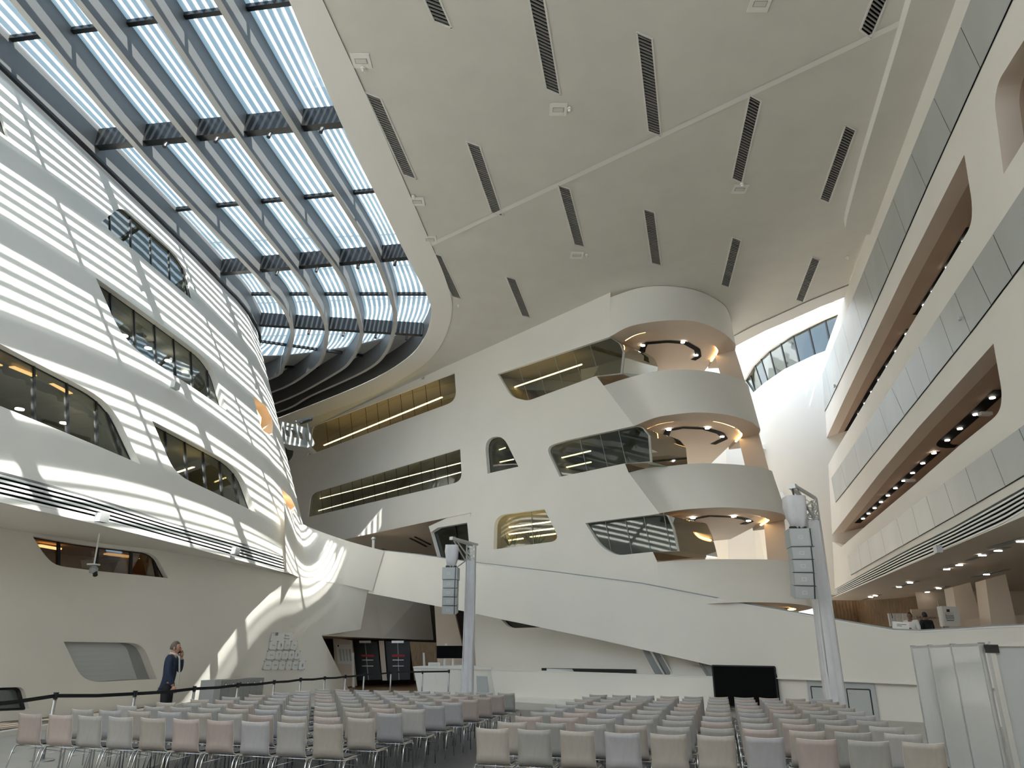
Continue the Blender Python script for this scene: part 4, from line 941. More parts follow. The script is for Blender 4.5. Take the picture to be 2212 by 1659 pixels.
# ================================================================== ENCLOSURE (unseen outer walls added to keep outside light out)
for nm, q, lb in (('blocking_wall_left', [(-26, -14), (-26, 61)], 'added unseen outer wall behind the left rooms, blocks light'), ('blocking_wall_right', [(42, -14), (42, 61)], 'added unseen outer wall far right, blocks light'), ('blocking_wall_far', [(-42, 60.5), (42, 60.5)], 'added unseen outer wall at the far end, blocks light')):
    (x0, y0), (x1, y1) = q; tag(mesh(nm, [(x0, y0, 0), (x1, y1, 0), (x1, y1, ZC+1.2 if 'far' not in nm else ZC+.03), (x0, y0, ZC+1.2 if 'far' not in nm else ZC+.03)], [(0, 1, 2, 3)], M['wall']), lb, None, None, 'structure')
tag(mesh('blocking_wall_behind', [(-26, -13.9, 0), (42, -13.9, 0), (42, -13.9, 10.5), (-26, -13.9, 10.5)], [(0, 1, 2, 3)], M['wall']), 'added unseen white wall behind the viewer, blocks low light, open above', None, None, 'structure')  # added out of view to cut low light from behind; left open above
# neighbouring building seen through the skylight end
nb = empty('building', (-14, 70, 0)); tag(nb, 'pale neighbouring building seen through the end of the skylight', 'building'); bpy.context.view_layer.update()
b = MB(); b.prism([(-40, 66, 0), (8, 66, 0), (4, 66, 46), (-18, 66, 56), (-40, 66, 42)], (0, 8, 0)); under(b.build('facade', M['facade']), nb)
for k in range(6):
    b = MB(); b.bar((-38, 65.8, 24+k*3.6), (2, 65.8, 25+k*3.9), .3, 1.2); under(b.build('window_band', M['grey']), nb)
# ================================================================== LOWER BACK AREA (doors, counter)
L2 = [SL.P(*pj[0]), onz(940, 1388, 2.75)]
zl = L2[0].z; L2[1] = onz(941, 1388, zl-.0) if False else L2[1]
lin = [SL.P(pj[0][0], pj[0][1]), Vector((-6.4, 38.5, zl)), Vector((-4.3, 43, zl))]
tpn = [Vector((-9.6, 34, 5.2)), Vector((-7.2, 38.8, 5.2)), Vector((-4.8, 43.3, 5.2))]
o = strip('wall_lintel', lin, tpn, M['wall'], None, False); tag(o, 'wall above the entrance recess under the ramp', None, None, 'structure')
strip('lintel_soffit', lin, [p+Vector((-5, 2, 0)) for p in lin], M['wallw'], o, False)
# entrance recess
er = [Vector((-7.9, 37.2, 0)), Vector((-3.6, 45, 0)), Vector((-1.8, 44.5, 0))]
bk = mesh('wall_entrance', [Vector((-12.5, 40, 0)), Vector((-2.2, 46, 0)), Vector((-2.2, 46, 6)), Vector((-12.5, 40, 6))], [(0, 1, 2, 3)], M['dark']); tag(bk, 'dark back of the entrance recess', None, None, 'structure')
wf = mesh('floor_wood', [Vector((-12, 33, .012)), Vector((-1, 36, .012)), Vector((-1, 47, .012)), Vector((-12, 42, .012))], [(0, 1, 2, 3)], M['woodf']); tag(wf, 'brown floor inside the entrance recess', None, None, 'structure')
def quadobj(px4, Y, dep, name, mt, parent):
    P_ = [ony(x, y, Y) if not isinstance(Y, (list, tuple)) else ony(x, y, Y[i]) for i, (x, y) in enumerate(px4)]
    return under(MB().prism(P_, (0, dep, 0)).build(name, M[mt]), parent)
def thing(name, label, cat, loc, group=None, kind=None):
    t = empty(name, loc); tag(t, label, cat, group, kind); bpy.context.view_layer.update(); return t
Ye = 39.5
for k, (x0, x1, xb0, xb1, lb) in enumerate(((762, 815, 768, 824, 'left dark glass entrance door pair'), (832, 886, 838, 886, 'right dark glass entrance door'))):
    t = thing('door_%d' % (k+3), lb, None, fz(ony((xb0+xb1)/2, 1470, Ye)), None, 'structure')
    quadobj([(x0, 1385), (x1, 1386), (xb1, 1468), (xb0, 1470)], Ye, .05, 'leaf', 'black', t)
    quadobj([((x0+x1)/2-1, 1386), ((x0+x1)/2+1, 1386), ((xb0+xb1)/2+1, 1469), ((xb0+xb1)/2-1, 1469)], Ye-.05, .04, 'stile', 'grey', t)
    xm = (xb0+xb1)/2
    for y in (1425, 1438): quadobj([(xm-14, y), (xm+10, y), (xm+10, y+1.5), (xm-14, y+1.5)], Ye-.1, .05, 'push_bar', 'steel', t)
    quadobj([(xm-16, 1414), (xm+12, 1414), (xm+13, 1419), (xm-15, 1419)], Ye-.07, .03, 'red_sticker', 'red', t)
    quadobj([(x0+14, 1384), (x1-14, 1384), (x1-14, 1389), (x0+14, 1389)], Ye-.2, .15, 'door_closer', 'steel', t)
t = thing('wall_panel', 'pale pier between the entrance doors and the opening edge', None, fz(ony(745, 1480, Ye-1)), None, 'structure')
quadobj([(719, 1378), (760, 1383), (770, 1482), (727, 1486)], Ye-1, .2, 'pier_face', 'wallw', t)
t = thing('wall_panel', 'narrow pale pier between the two entrance doors', None, fz(ony(828, 1470, Ye-.3)), None, 'structure')
quadobj([(818, 1384), (829, 1384), (836, 1470), (826, 1470)], Ye-.3, .1, 'pier_face', 'wallw', t)
t = thing('notice_board', 'framed notice board on the pale pier left of the entrance doors', 'notice board', ony(742, 1420, Ye-1.05))
quadobj([(724, 1390), (760, 1391), (764, 1434), (729, 1436)], Ye-1.06, .05, 'frame', 'alu', t); quadobj([(726, 1392), (758, 1393), (762, 1432), (730, 1434)], Ye-1.09, .03, 'sheet', 'paper', t)
for k in range(4): quadobj([(732+k*7, 1402), (736+k*7, 1402), (739+k*7, 1428), (735+k*7, 1428)], Ye-1.1, .01, 'text_column', 'lgrey', t)
quadobj([(729, 1393), (732, 1393), (732, 1397), (729, 1397)], Ye-1.1, .01, 'green_mark', 'green', t)
for x, y0, y1, lb in ((762, 1410, 1485, 'white entrance gate post in front of the left door'), (915, 1410, 1440, 'white gate post beside the reception counter')):
    t = thing('gate_post', lb, 'post', fz(ony(x, y1, Ye-2)))
    quadobj([(x-2, y0), (x+2, y0), (x+4, y1), (x-1, y1)], Ye-2, .15, 'post_body', 'rim', t)
pl = MB().prism([ony(937, 1285, 38), ony(975, 1292, 38), ony(1000, 1400, 38), ony(1012, 1500, 38), ony(948, 1500, 38), ony(943, 1388, 38)], (0, 1, 0)).build('pier_dark', M['wallw']); tag(pl, 'shadowed slanted pier under the ramp behind the black monitor', None, None, 'structure')
wd = MB().prism([ony(885, 1386, 38.5), ony(943, 1388, 38.5), ony(948, 1470, 38.5), ony(895, 1470, 38.5)], (0, .3, 0)).build('wall_timber', M['wood']); tag(wd, 'dark timber wall beside the entrance doors', None, None, 'structure')
# reception counter
YC = 30.5
t = thing('reception_counter', 'white reception counter with slanted front left of the low parapet', 'counter', fz(ony(980, 1500, YC)))
quadobj([(893, 1442), (1062, 1446), (1075, 1513), (906, 1513)], YC, 1.2, 'body', 'wall', t)
quadobj([(892, 1440), (1010, 1437), (1062, 1443), (1062, 1447), (893, 1443)], YC-.05, 1.3, 'worktop', 'rim', t)
quadobj([(1029, 1460), (1052, 1461), (1057, 1513), (1031, 1513)], YC-.03, .02, 'cabinet_door', 'lgrey', t)
quadobj([(997, 1457), (1016, 1458), (1016, 1513), (997, 1513)], YC-.03, .02, 'cabinet_door', 'lgrey', t)
t = thing('desk_sign', 'small white notice standing on the reception counter', 'sign', ony(938, 1443, YC)); quadobj([(925, 1431), (950, 1431), (950, 1444), (925, 1444)], YC+.1, .04, 'sheet', 'paper', t)
for yy in (1434, 1437, 1440): quadobj([(928, yy), (947, yy), (947, yy+.8), (928, yy+.8)], YC+.08, .01, 'print_line', 'lgrey', t)
t = thing('monitor', 'large black monitor on white posts above the reception counter', 'monitor', ony(972, 1440, YC+.6))
quadobj([(943, 1395), (1002, 1395), (1002, 1422), (943, 1422)], YC+.4, .12, 'screen', 'blackm', t)
for x in (960, 978): quadobj([(x-2, 1422), (x+2, 1422), (x+2, 1442), (x-2, 1442)], YC+.5, .1, 'leg', 'rim', t)
quadobj([(961, 1390), (966, 1390), (966, 1395), (961, 1395)], YC+.5, .1, 'camera_stub', 'rim', t)
# things under the ramp: bright ledge, glass columns
t = thing('bench', 'long dark bench top behind the low parapet', 'bench', fz(RP(1270, 1450, 1.5)))
quadobj([(1170, 1443), (1373, 1446), (1373, 1460), (1170, 1457)], [29.3, 27.0, 27.0, 29.3], .15, 'top', 'black', t)
t = thing('worktop_box', 'white flat cabinet lying on the dark bench', 'cabinet', RP(1210, 1446, 1.4)); quadobj([(1181, 1444), (1236, 1445.5), (1240, 1451), (1181, 1450)], [29.0, 28.3, 28.3, 29.0], .1, 'body', 'paper', t)
for k, (q, lb) in enumerate(([[(1388, 1403), (1407, 1407), (1436, 1458), (1418, 1458)], 'left slanted grey column beneath the ramp'], [[(1412, 1408), (1428, 1412), (1455, 1458), (1440, 1458)], 'right slanted grey column beneath the ramp'])):
    t = thing('slanted_column', lb, 'column', fz(ony(q[2][0], q[2][1], 26.0))); quadobj(q+[], 26.0, .15, 'shaft', 'grey', t)
    quadobj([(q[0][0]+(q[1][0]-q[0][0])*.8, q[0][1]+3), (q[1][0], q[1][1]), (q[2][0], q[2][1]), (q[2][0]-3, q[2][1])], 25.95, .05, 'edge_trim', 'rim', t)
MBx = MB().prism([ony(1513, 1430, 24.9), ony(1541, 1437, 24.6), ony(1541, 1464, 24.6), ony(1533, 1464, 24.6)], (0, .3, 0)).build('trim_60', M['grey']); tag(MBx, 'dark wedge shaped recess left of the black screen', None, None, 'structure')
# ================================================================== CHAIRS
def chair_meshes():
    ms = {}
    W, T = .40, .011; zt, zs = .80, .415
    prof = [(-.235, .80), (-.222, .74), (-.205, .66), (-.190, .58), (-.183, .52), (-.183, .47), (-.165, .432), (-.12, .415), (-.05, .412), (.06, .416), (.16, .42), (.20, .41)]
    def wid(z, i): return .5*(.385 if i < 2 else .39 if i < 5 else .40)
    n = 7; vs = []; fs = []; rows = len(prof)
    for side in (0, 1):
        for i, (y, z) in enumerate(prof):
            j0 = prof[max(i-1, 0)]; j1 = prof[min(i+1, rows-1)]; dy, dz = j1[0]-j0[0], j1[1]-j0[1]; L = math.hypot(dy, dz); nx, nz = dz/L, -dy/L
            for k in range(n):
                u = k/(n-1)*2-1; w_ = wid(z, i)
                bow = -.022*(1-u*u) if i < 6 else 0
                dip = -.012*(1-u*u) if i == 0 else 0
                vs.append((u*w_, y+bow+(nx*T if side else 0), z+dip+(nz*T if side else 0)))
    R = rows*n
    for i in range(rows-1):
        for k in range(n-1):
            a = i*n+k; fs.append((a, a+1, a+n+1, a+n)); fs.append((R+a, R+a+n, R+a+n+1, R+a+1))
    edge = []
    for i in range(rows-1):
        a = i*n; edge.append((a, a+n, R+a+n, R+a)); a = i*n+n-1; edge.append((a, R+a, R+a+n, a+n))
    for k in range(n-1): edge.append((k, R+k, R+k+1, k+1)); a = (rows-1)*n+k; edge.append((a, a+1, R+a+1, R+a))
    me = bpy.data.meshes.new('chair_shell'); me.from_pydata(vs, [], fs+edge); me.materials.append(M['ply']); me.materials.append(M['plye'])
    for p in me.polygons:
        p.use_smooth = p.index < len(fs); p.material_index = 0 if p.index < len(fs) else 1
    me.update(); ms['backrest'] = me
    def mk(nm, b, mt, sm=True):
        me = bpy.data.meshes.new(nm); me.from_pydata([tuple(v) for v in b.v], [], b.f); me.materials.append(mt)
        me.polygons.foreach_set('use_smooth', [sm]*len(me.polygons)); me.update(); return me
    b = MB(); P_ = []
    for i in range(5):
        for k in range(5):
            u, v = k/4*2-1, i/4*2-1; P_.append((u*.19, .02+v*.165, .43+.022*(1-u**4)*(1-v**4)))
    b.add(P_, [(i*5+k, i*5+k+1, i*5+k+6, i*5+k+5) for i in range(4) for k in range(4)])
    ms['seat'] = mk('chair_seat', b, M['seat'])
    r_ = .010
    for nm, s in (('l', -1), ('r', 1)):
        ms['leg_b'+nm] = mk('chair_leg', MB().tube([(s*.22, -.15, .395), (s*.222, -.19, .33), (s*.226, -.25, 0)], r_, 6), M['chrome'])
        ms['leg_f'+nm] = mk('chair_leg', MB().tube([(s*.22, .15, .395), (s*.221, .18, .34), (s*.224, .20, 0)], r_, 6), M['chrome'])
    b = MB()
    for s in (-1, 1): b.tube([(s*.22, -.15, .395), (s*.22, .15, .395)], r_, 6)
    b.tube([(-.22, -.15, .395), (.22, -.15, .395)], r_*.8, 6); b.tube([(-.22, .13, .395), (.22, .13, .395)], r_*.8, 6)
    b.tube([(-.222, -.2, .30), (.0, -.05, .36), (.221, .18, .30)], .004, 4)
    ms['frame'] = mk('chair_frame', b, M['chrome'])
    b = MB(); b.box(-.165, -.11, -.214, -.205, .615, .632); ms['plate'] = mk('chair_plate', b, M['blackm'], False)
    return ms
CM = chair_meshes()
tints = {'grey': (.35, .335, .30, 1), 'beige': (.40, .355, .30, 1), 'pink': (.41, .335, .295, 1), 'silver': (.40, .375, .345, 1), 'bluegrey': (.37, .355, .35, 1)}
tw = {'grey': 'greenish grey stained', 'beige': 'beige stained', 'pink': 'pinkish beige', 'silver': 'silver grey', 'bluegrey': 'bluish grey'}
frontL = ['pink', 'pink', 'grey', 'silver', 'beige', 'pink', 'pink', 'bluegrey', 'silver', 'beige']
frontR = ['beige', 'grey', 'beige', 'bluegrey', 'beige', 'beige', 'bluegrey', 'pink', 'grey', 'beige']
plL = {2, 3, 4, 7, 8}; plR = {0, 1, 3, 6, 7, 8, 9}
ordw = ['first', 'second', 'third', 'fourth', 'fifth', 'sixth', 'seventh', 'eighth', 'ninth', 'tenth']
keys = list(tints)
def chair(loc, tint, plate, label, group, rz):
    r_ = empty('chair', loc, -YAW+rz); tag(r_, label, 'chair', group)
    for k, nm in (('backrest', 'backrest'), ('seat', 'seat'), ('leg_bl', 'leg'), ('leg_br', 'leg'), ('leg_fl', 'leg'), ('leg_fr', 'leg'), ('frame', 'frame'), ('plate', 'number_plate')):
        if k == 'plate' and not plate: continue
        o = bpy.data.objects.new(nm, CM[k]); COL.objects.link(o); o.parent = r_
        if k == 'backrest': c = tints[tint]; v = random.uniform(.92, 1.06); o.color = (c[0]*v, c[1]*v, c[2]*v, 1)
    return r_
for blk, org, front, pls, nm in (('L', Vector((-6.52, 10.84, 0)), frontL, plL, 'left'), ('R', Vector((-.196, 9.26, 0)), frontR, plR, 'right')):
    for j in range(10):
        for i in range(10):
            tint = front[i] if j == 0 else random.choice(keys)
            pl_ = (i in pls) if j == 0 else random.random() < .35
            p = org+RT*(.5*i)+FW*(.887*j)
            row = 'nearest row' if j == 0 else '%s row from the front of the picture' % ordw[j] if j < 9 else 'farthest row'
            lab = '%s plywood chair, %s from the left in the %s of the %s block' % (tw[tint], ordw[i], row, nm)
            if len(lab.split()) > 16: lab = '%s plywood chair, %s from left, %s, %s block' % (tw[tint], ordw[i], ('%s row' % ordw[j]) if 0 < j < 9 else row, nm)
            chair(p+FW*.2+Vector((random.uniform(-.006, .006), random.uniform(-.015, .015), 0)), tint, pl_, lab, 'plywood chairs of the %s block' % nm, random.uniform(-.018, .018))
# ================================================================== STANCHIONS AND TAPE
tops = [(-70, 1518), (120, 1504), (293, 1492), (421, 1482), (515, 1475), (593, 1469), (650, 1464), (702, 1461), (747, 1458), (787, 1454), (845, 1450)]
tl = ['beyond the left photo edge', 'leftmost one with its round base in view', 'left of the standing man', 'right of the standing man', 'in front of the recycling bins', 'right of the recycling bins', 'below the wall signs', 'sixth beyond the man', 'before the pale pier', 'before the left entrance door', 'before the right entrance door']
SPs = [onz(x, y, .95) for x, y in tops]
SPs[1] = Vector((onz(91, 1644, 0).x, onz(91, 1644, 0).y, .98))
def stanchion(p, lb):
    h = p.z; t = thing('stanchion', 'steel barrier post, %s' % lb, 'barrier post', fz(p), 'steel posts of the tape barrier')
    x, y = p.x, p.y
    b = MB(); b.tube([(x, y, 0), (x, y, .02), (x, y, .035)], .17, 20, True, [.17, .17, .10]); under(b.build('base', M['steel'], None, False), t)
    under(MB().tube([(x, y, .03), (x, y, h-.1)], .028, 12).build('post', M['steel'], None, True), t)
    under(MB().tube([(x, y, h-.1), (x, y, h-.02), (x, y, h)], .036, 12, True, [.032, .036, .042]).build('cassette', M['black']), t)
for p, lb in zip(SPs, tl): stanchion(p, lb)
for i in range(len(SPs)-1):
    a, c = SPs[i], SPs[i+1]; b = MB(); a = a-Vector((0, 0, .05)); c = c-Vector((0, 0, .05)); mid = a.lerp(c, .5)-Vector((0, 0, .015))
    b.bar(a, mid, .006, .055); b.bar(mid, c, .006, .055)
    tag(b.build('barrier_tape', M['tape']), 'black barrier tape running right from the post %s' % tl[i], 'barrier tape', 'black tapes of the barrier')
C2 = [ony(913, 1449, 27), ony(970, 1447, 27)]
for p, lb in zip(C2, ('left one before the reception counter', 'right one before the reception counter')): stanchion(Vector((p.x, p.y, p.z)), lb)
b = MB(); b.bar(C2[0]-Vector((.9, 0, .05)), C2[1]-Vector((0, 0, .05)), .006, .055); tag(b.build('barrier_tape', M['tape']), 'black barrier tape before the reception counter', 'barrier tape', 'black tapes of the barrier')
# ================================================================== SPEAKER TOWERS
def tower(base_px, Y, k, topz, label, flip, cab):
    base = ony(*base_px, Y); base = Vector((base.x, base.y, 0))
    t = thing('speaker_tower', label, 'speaker tower', base); hw_ = .145
    def W(x, y, z): return base+Vector((x, y, z))
    for sx in (-1, 1):
        for sy in (-1, 1): under(MB().tube([W(sx*hw_, sy*hw_, .05), W(sx*hw_, sy*hw_, topz)], .022, 8).build('chord', M['alu'], None, True), t)
    b = MB(); z = topz-.66
    while z < topz-.05:
        z2_ = min(z+.22, topz)
        for (x0, y0), (x1, y1) in (((-1, -1), (1, -1)), ((1, -1), (1, 1)), ((1, 1), (-1, 1)), ((-1, 1), (-1, -1))):
            b.tube([W(x0*hw_, y0*hw_, z), W(x1*hw_, y1*hw_, z2_)], .011, 5); b.tube([W(x1*hw_, y1*hw_, z), W(x0*hw_, y0*hw_, z2_)], .011, 5)
            b.tube([W(x0*hw_, y0*hw_, z), W(x1*hw_, y1*hw_, z)], .011, 5)
        z = z2_
    under(b.build('lattice', M['alu']), t)
    # cloth sleeve with folds
    n = 28; vs = []; fs = []; zr = [.02, .5, 1.2, 2, 2.8, 3.5, topz-.52, topz-.5]
    for i, z in enumerate(zr):
        for q in range(n):
            a = 2*PI*q/n; cx, sy = math.cos(a), math.sin(a); s_ = hw_+.02; m_ = max(abs(cx), abs(sy)); fold = 1+.06*math.sin(q*1.9+z*.7)+.03*math.sin(q*3.1)
            sc = .9 if i == len(zr)-1 else 1+.10*(1-z/topz)
            vs.append(W(cx/m_*s_*fold*sc*(.93 if abs(abs(cx)-abs(sy)) < .1 else 1), sy/m_*s_*fold*sc, z))
    for i in range(len(zr)-1):
        for q in range(n): fs.append((i*n+q, i*n+(q+1) % n, (i+1)*n+(q+1) % n, (i+1)*n+q))
    under(mesh('cloth_sleeve', vs, fs, M['cloth'], None, True), t)
    under(MB().box(base.x-.5, base.x+.5, base.y-.5, base.y+.5, 0, .05).build('base_plate', M['steel']), t)
    # outrigger arm
    AV = Vector((-.60, -.72, 0)) if flip else Vector((-.60, -.70, 0)); AN = AV.normalized(); AS = Vector((-AN.y, AN.x, 0))
    def Q(u, v, z): return base+AV*u+AS*v+Vector((0, 0, z))
    ax = 0
    b = MB()
    for sy in (-.12, .12): b.bar(Q(-.2, sy, topz+.04), Q(1, sy*.5, topz+.14), .05, .07); b.bar(Q(.85, sy*.5, topz+.08), Q(.15, sy, topz-.5), .035, .035)
    b.bar(Q(.93, 0, topz+.14), Q(1.06, 0, topz+.14), .16, .1)
    under(b.build('outrigger_arm', M['alu']), t)
    under(MB().tube([Q(1, 0, topz+.12), Q(1, 0, topz-.1)], .014, 6).build('hoist_chain', M['black']), t)
    under(MB().bar(Q(.15, -.1, topz-.5), Q(.8, -.05, topz-.85), .025, .025).build('stay_tube', M['grey']), t)
    # cloth bag over hoist
    hx = AV.x; hy = AV.y; n = 20; vs = []; fs = []; zr = [topz-.08, topz-.09, topz-.3, topz-.55, topz-.72, topz-.77]; wr2 = [.05, .21, .21, .18, .14, .06]
    for i, z in enumerate(zr):
        for q in range(n):
            a = 2*PI*q/n; cx, sy = math.cos(a), math.sin(a); m_ = max(abs(cx), abs(sy)); fo = 1+.09*math.sin(q*2.3+i)*(i > 1)
            vs.append(W(hx+cx/m_*wr2[i]*fo, hy+sy/m_*wr2[i]*.9*fo, z+(.03*math.sin(q*1.7) if i > 3 else 0)))
    for i in range(len(zr)-1):
        for q in range(n): fs.append((i*n+q, i*n+(q+1) % n, (i+1)*n+(q+1) % n, (i+1)*n+q))
    under(mesh('hoist_bag', vs, fs, M['cloth'], None, True), t)
    # loudspeakers hang from it: a thing of their own
    sp_ = thing('line_array', 'column of pale grey loudspeakers hanging from %s' % cab, 'loudspeaker', W(hx, hy, topz-.8), 'hanging loudspeaker columns')
    z = topz-.8; ang = 0
    def cabx(zt_, h, wdt, dep, yo, tilt, nm, logo=.045):
        R_ = Matrix.Translation(W(hx, hy+yo, zt_)) @ Matrix.Rotation(tilt, 4, 'X') @ Matrix.Rotation(-.12, 4, 'Z')
        b = MB(); b.box(-wdt/2, wdt/2, -dep/2, dep/2, -h, 0)
        b.v = [R_ @ v for v in b.v]; o = under(b.build(nm, M['spk']), sp_)
        g = MB(); g.box(-wdt/2+.015, wdt/2-.09, -dep/2-.012, -dep/2, -h+.012, -.012); g.v = [R_ @ v for v in g.v]
        o2_ = g.build('grille', M['grey'] if 0 else M['lgrey']); o2_.parent = o; o2_.matrix_parent_inverse = o.matrix_world.inverted()
        l = MB()
        for (x0, x1, z0, z1) in ((-logo, logo, -h/2+logo*.65, -h/2+logo*.8), (-logo, logo, -h/2-logo*.8, -h/2-logo*.65), (-logo, -logo*.8, -h/2-logo*.7, -h/2+logo*.7), (logo*.8, logo, -h/2-logo*.7, -h/2+logo*.7)):
            l.box(x0-.03, x1-.03, -dep/2-.016, -dep/2-.012, z0, z1)
        l.v = [R_ @ v for v in l.v]; o3 = l.build('square_emblem', M['rim']); o3.parent = o
        s_ = MB(); s_.box(wdt/2-.07, wdt/2-.05, -dep/2-.006, -dep/2, -h, 0); s_.v = [R_ @ v for v in s_.v]; o4 = s_.build('side_slot', M['black']); o4.parent = o
    under(MB().box(base.x+hx-.18, base.x+hx+.18, base.y+hy-.04, base.y+hy+.04, z-.02, z+.05).build('fly_bar', M['black']), sp_)
    cabx(z-.02, .38, .50, .42, 0, 0, 'bass_cabinet'); z -= .405; yo = 0
    for i in range(4):
        cabx(z, .255, .47, .34, yo, .03+.07*i, 'cabinet'); z -= .258; yo += .012+.02*i
    return t
tower((1010, 1490), 25.0, 0, 5.05, 'left truss tower wrapped in white cloth, beside the reception counter', 0, 'the left truss tower')
tower((1803, 1500), 16.6, 0, 5.0, 'right truss tower wrapped in white cloth, before the grey service doors', 1, 'the right truss tower')
# ================================================================== PEOPLE
def skin(name, verts, edges, radii, mt, parent, sub=2):
    me = bpy.data.meshes.new(name); me.from_pydata([tuple(v) for v in verts], edges, []); o = bpy.data.objects.new(name, me); COL.objects.link(o)
    md = o.modifiers.new('s', 'SKIN'); sk = me.skin_vertices[0].data
    for i, r_ in enumerate(radii): sk[i].radius = (r_, r_) if not isinstance(r_, tuple) else r_; sk[i].use_root = (i == 0)
    md.use_smooth_shade = True; md2 = o.modifiers.new('u', 'SUBSURF'); md2.levels = sub; md2.render_levels = sub
    bpy.context.view_layer.update(); dg = bpy.context.evaluated_depsgraph_get()
    nm = bpy.data.meshes.new_from_object(o.evaluated_get(dg)); bpy.data.objects.remove(o)
    for v in nm.vertices: pass
    nm.materials.clear(); o = link(name, nm, parent, mt, True); return o
def hand(b, wrist, dirv, palmn, s=1, curl=.5):
    "palm with five separate bent fingers"
    d = dirv.normalized(); nrm = palmn.normalized(); side = d.cross(nrm).normalized()
    b.tube([wrist, wrist+d*.04*s, wrist+d*.085*s], .03*s, 8, True, [.024*s, .038*s, .034*s])
    for k, (o_, L) in enumerate(((-.03, .068), (-.01, .078), (.01, .073), (.028, .058))):
        p0 = wrist+d*.08*s+side*o_*s; p1 = p0+(d*(1-curl*.4)+nrm*curl).normalized()*L*.5*s; p2 = p1+(d*(1-curl)+nrm*(curl+.3)).normalized()*L*.5*s
        b.tube([p0, p1, p2], .009*s, 6, True, [.0095*s, .009*s, .007*s])
    p0 = wrist+d*.025*s-side*.03*s; p1 = p0+(d*.6-side+nrm*.3).normalized()*.035*s; b.tube([p0, p1, p1+(d+nrm*.3).normalized()*.03*s], .01*s, 6, True, [.012*s, .011*s, .008*s])
def person(base, yaw, h, top, legm, skinm, hairm, label, arms, hairlong=0, phone=False, collar=True, lean=0):
    s = h/1.78; t = thing('person', label, 'person', base)
    t.rotation_euler = (0, 0, yaw); t.scale = (s, s, s); bpy.context.view_layer.update()
    V3 = Vector
    hd = V3((0, .03, 1.60))
    # full body (person faces +Y locally)
    AL = arms['L']; AR_ = arms['R']
    bv = [(0, 0, .95), (0, 0, 1.15), (0, -.005, 1.36), (0, -.005, 1.47), (0, .01, 1.54), (.19, -.01, 1.42), AL[0], AL[1], (-.19, -.01, 1.42), AR_[0], AR_[1], (.09, 0, .9), (.10, .02, .5), (.10, -.02, .09), (.11, .13, .04), (-.09, 0, .9), (-.10, .03, .5), (-.10, 0, .09), (-.11, .15, .04)]
    be = [(0, 1), (1, 2), (2, 3), (3, 4), (2, 5), (5, 6), (6, 7), (2, 8), (8, 9), (9, 10), (0, 11), (11, 12), (12, 13), (13, 14), (0, 15), (15, 16), (16, 17), (17, 18)]
    br = [(.14, .10), (.13, .10), (.15, .105), .06, .055, .055, .042, .028, .055, .042, .028, .085, .055, .04, .035, .085, .055, .04, .035]
    body = skin('body', [V3(v) for v in bv], be, br, M[skinm], t)
    # head, ears, nose joined to the body mesh
    b = MB()
    hv = MB().ball((0, 0, 0), 1, 20)
    for v in hv.v:
        z = v.z; x = v.x*.076; y = v.y*.096
        if z < -.1: k = 1-(-z-.1)*.42; x *= k; y = y*(.9 if y > 0 else .72)
        if y > 0 and -.2 < z < .2: y *= .96
        b_ = V3((x, y, z*.122)); b.v.append(hd+b_)
    b.f = list(hv.f)
    b.ball(hd+V3((0, .098, -.015)), .016, 8, (.8, 1.2, 1.5)); b.ball(hd+V3((.078, -.005, -.01)), .022, 8, (.4, .9, 1.5)); b.ball(hd+V3((-.078, -.005, -.01)), .022, 8, (.4, .9, 1.5))
    b.ball(hd+V3((0, .088, -.06)), .016, 8, (1.5, .5, .4))
    b.tube([V3((0, .01, 1.44)), V3((0, .02, 1.56))], .055, 12)
    for A, e_ in ((AL, 1), (AR_, -1)):
        d = (V3(A[1])-V3(A[0])); hand(b, V3(A[1]), V3(arms.get('hd'+('L' if e_ > 0 else 'R'), d)), V3(arms.get('pn'+('L' if e_ > 0 else 'R'), (-e_, 0, 0))))
    bm2 = bmesh.new(); bm2.from_mesh(body.data)
    tmp = bpy.data.meshes.new('t'); tmp.from_pydata([tuple(v) for v in b.v], [], b.f); bm2.from_mesh(tmp); bm2.to_mesh(body.data); bm2.free(); bpy.data.meshes.remove(tmp)
    body.data.polygons.foreach_set('use_smooth', [True]*len(body.data.polygons))
    e1 = MB()
    for x in (.028, -.028): e1.ball(hd+V3((x, .086, .008)), .0085, 8)
    e1.build('eyes', M['ink'], t)
    hb = MB(); src = MB().ball((0, 0, 0), 1, 20)
    vs = []
    for v in src.v:
        x, y, z = v.x*.080, v.y*.100-.004, v.z*.126+.004
        if y > .05 and v.z < .45: x *= .8; y = .05; 
        if v.z < -.2-hairlong: z = -.028-.05*hairlong; x *= .93
        vs.append(hd+V3((x, y, z)))
    hb.v = vs; hb.f = src.f; hb.build('hair', M[hairm], t, True)
    # jacket / shirt
    jv = [(0, 0, .93), (0, 0, 1.15), (0, -.005, 1.36), (0, -.01, 1.46), (.19, -.01, 1.42), AL[0], V3(AL[0]).lerp(V3(AL[1]), arms.get('sleeve', .9)), (-.19, -.01, 1.42), AR_[0], V3(AR_[0]).lerp(V3(AR_[1]), arms.get('sleeve', .9)), (0, -.02, .86)]
    je = [(0, 1), (1, 2), (2, 3), (2, 4), (4, 5), (5, 6), (2, 7), (7, 8), (8, 9), (0, 10)]
    jr = [(.165, .125), (.16, .125), (.175, .13), .07, .075, .058, .045, .075, .058, .045, (.168, .125)]
    skin('jacket' if top == 'navy' else 'shirt', [V3(v) for v in jv], je, jr, M[top], t)
    tv = [(0, 0, .93), (.09, 0, .88), (.10, .02, .5), (.10, -.02, .07), (-.09, 0, .88), (-.10, .03, .5), (-.10, 0, .07)]
    b3 = MB(); b3.ball((0, 0, .92), 1, 16, (.165, .12, .13))
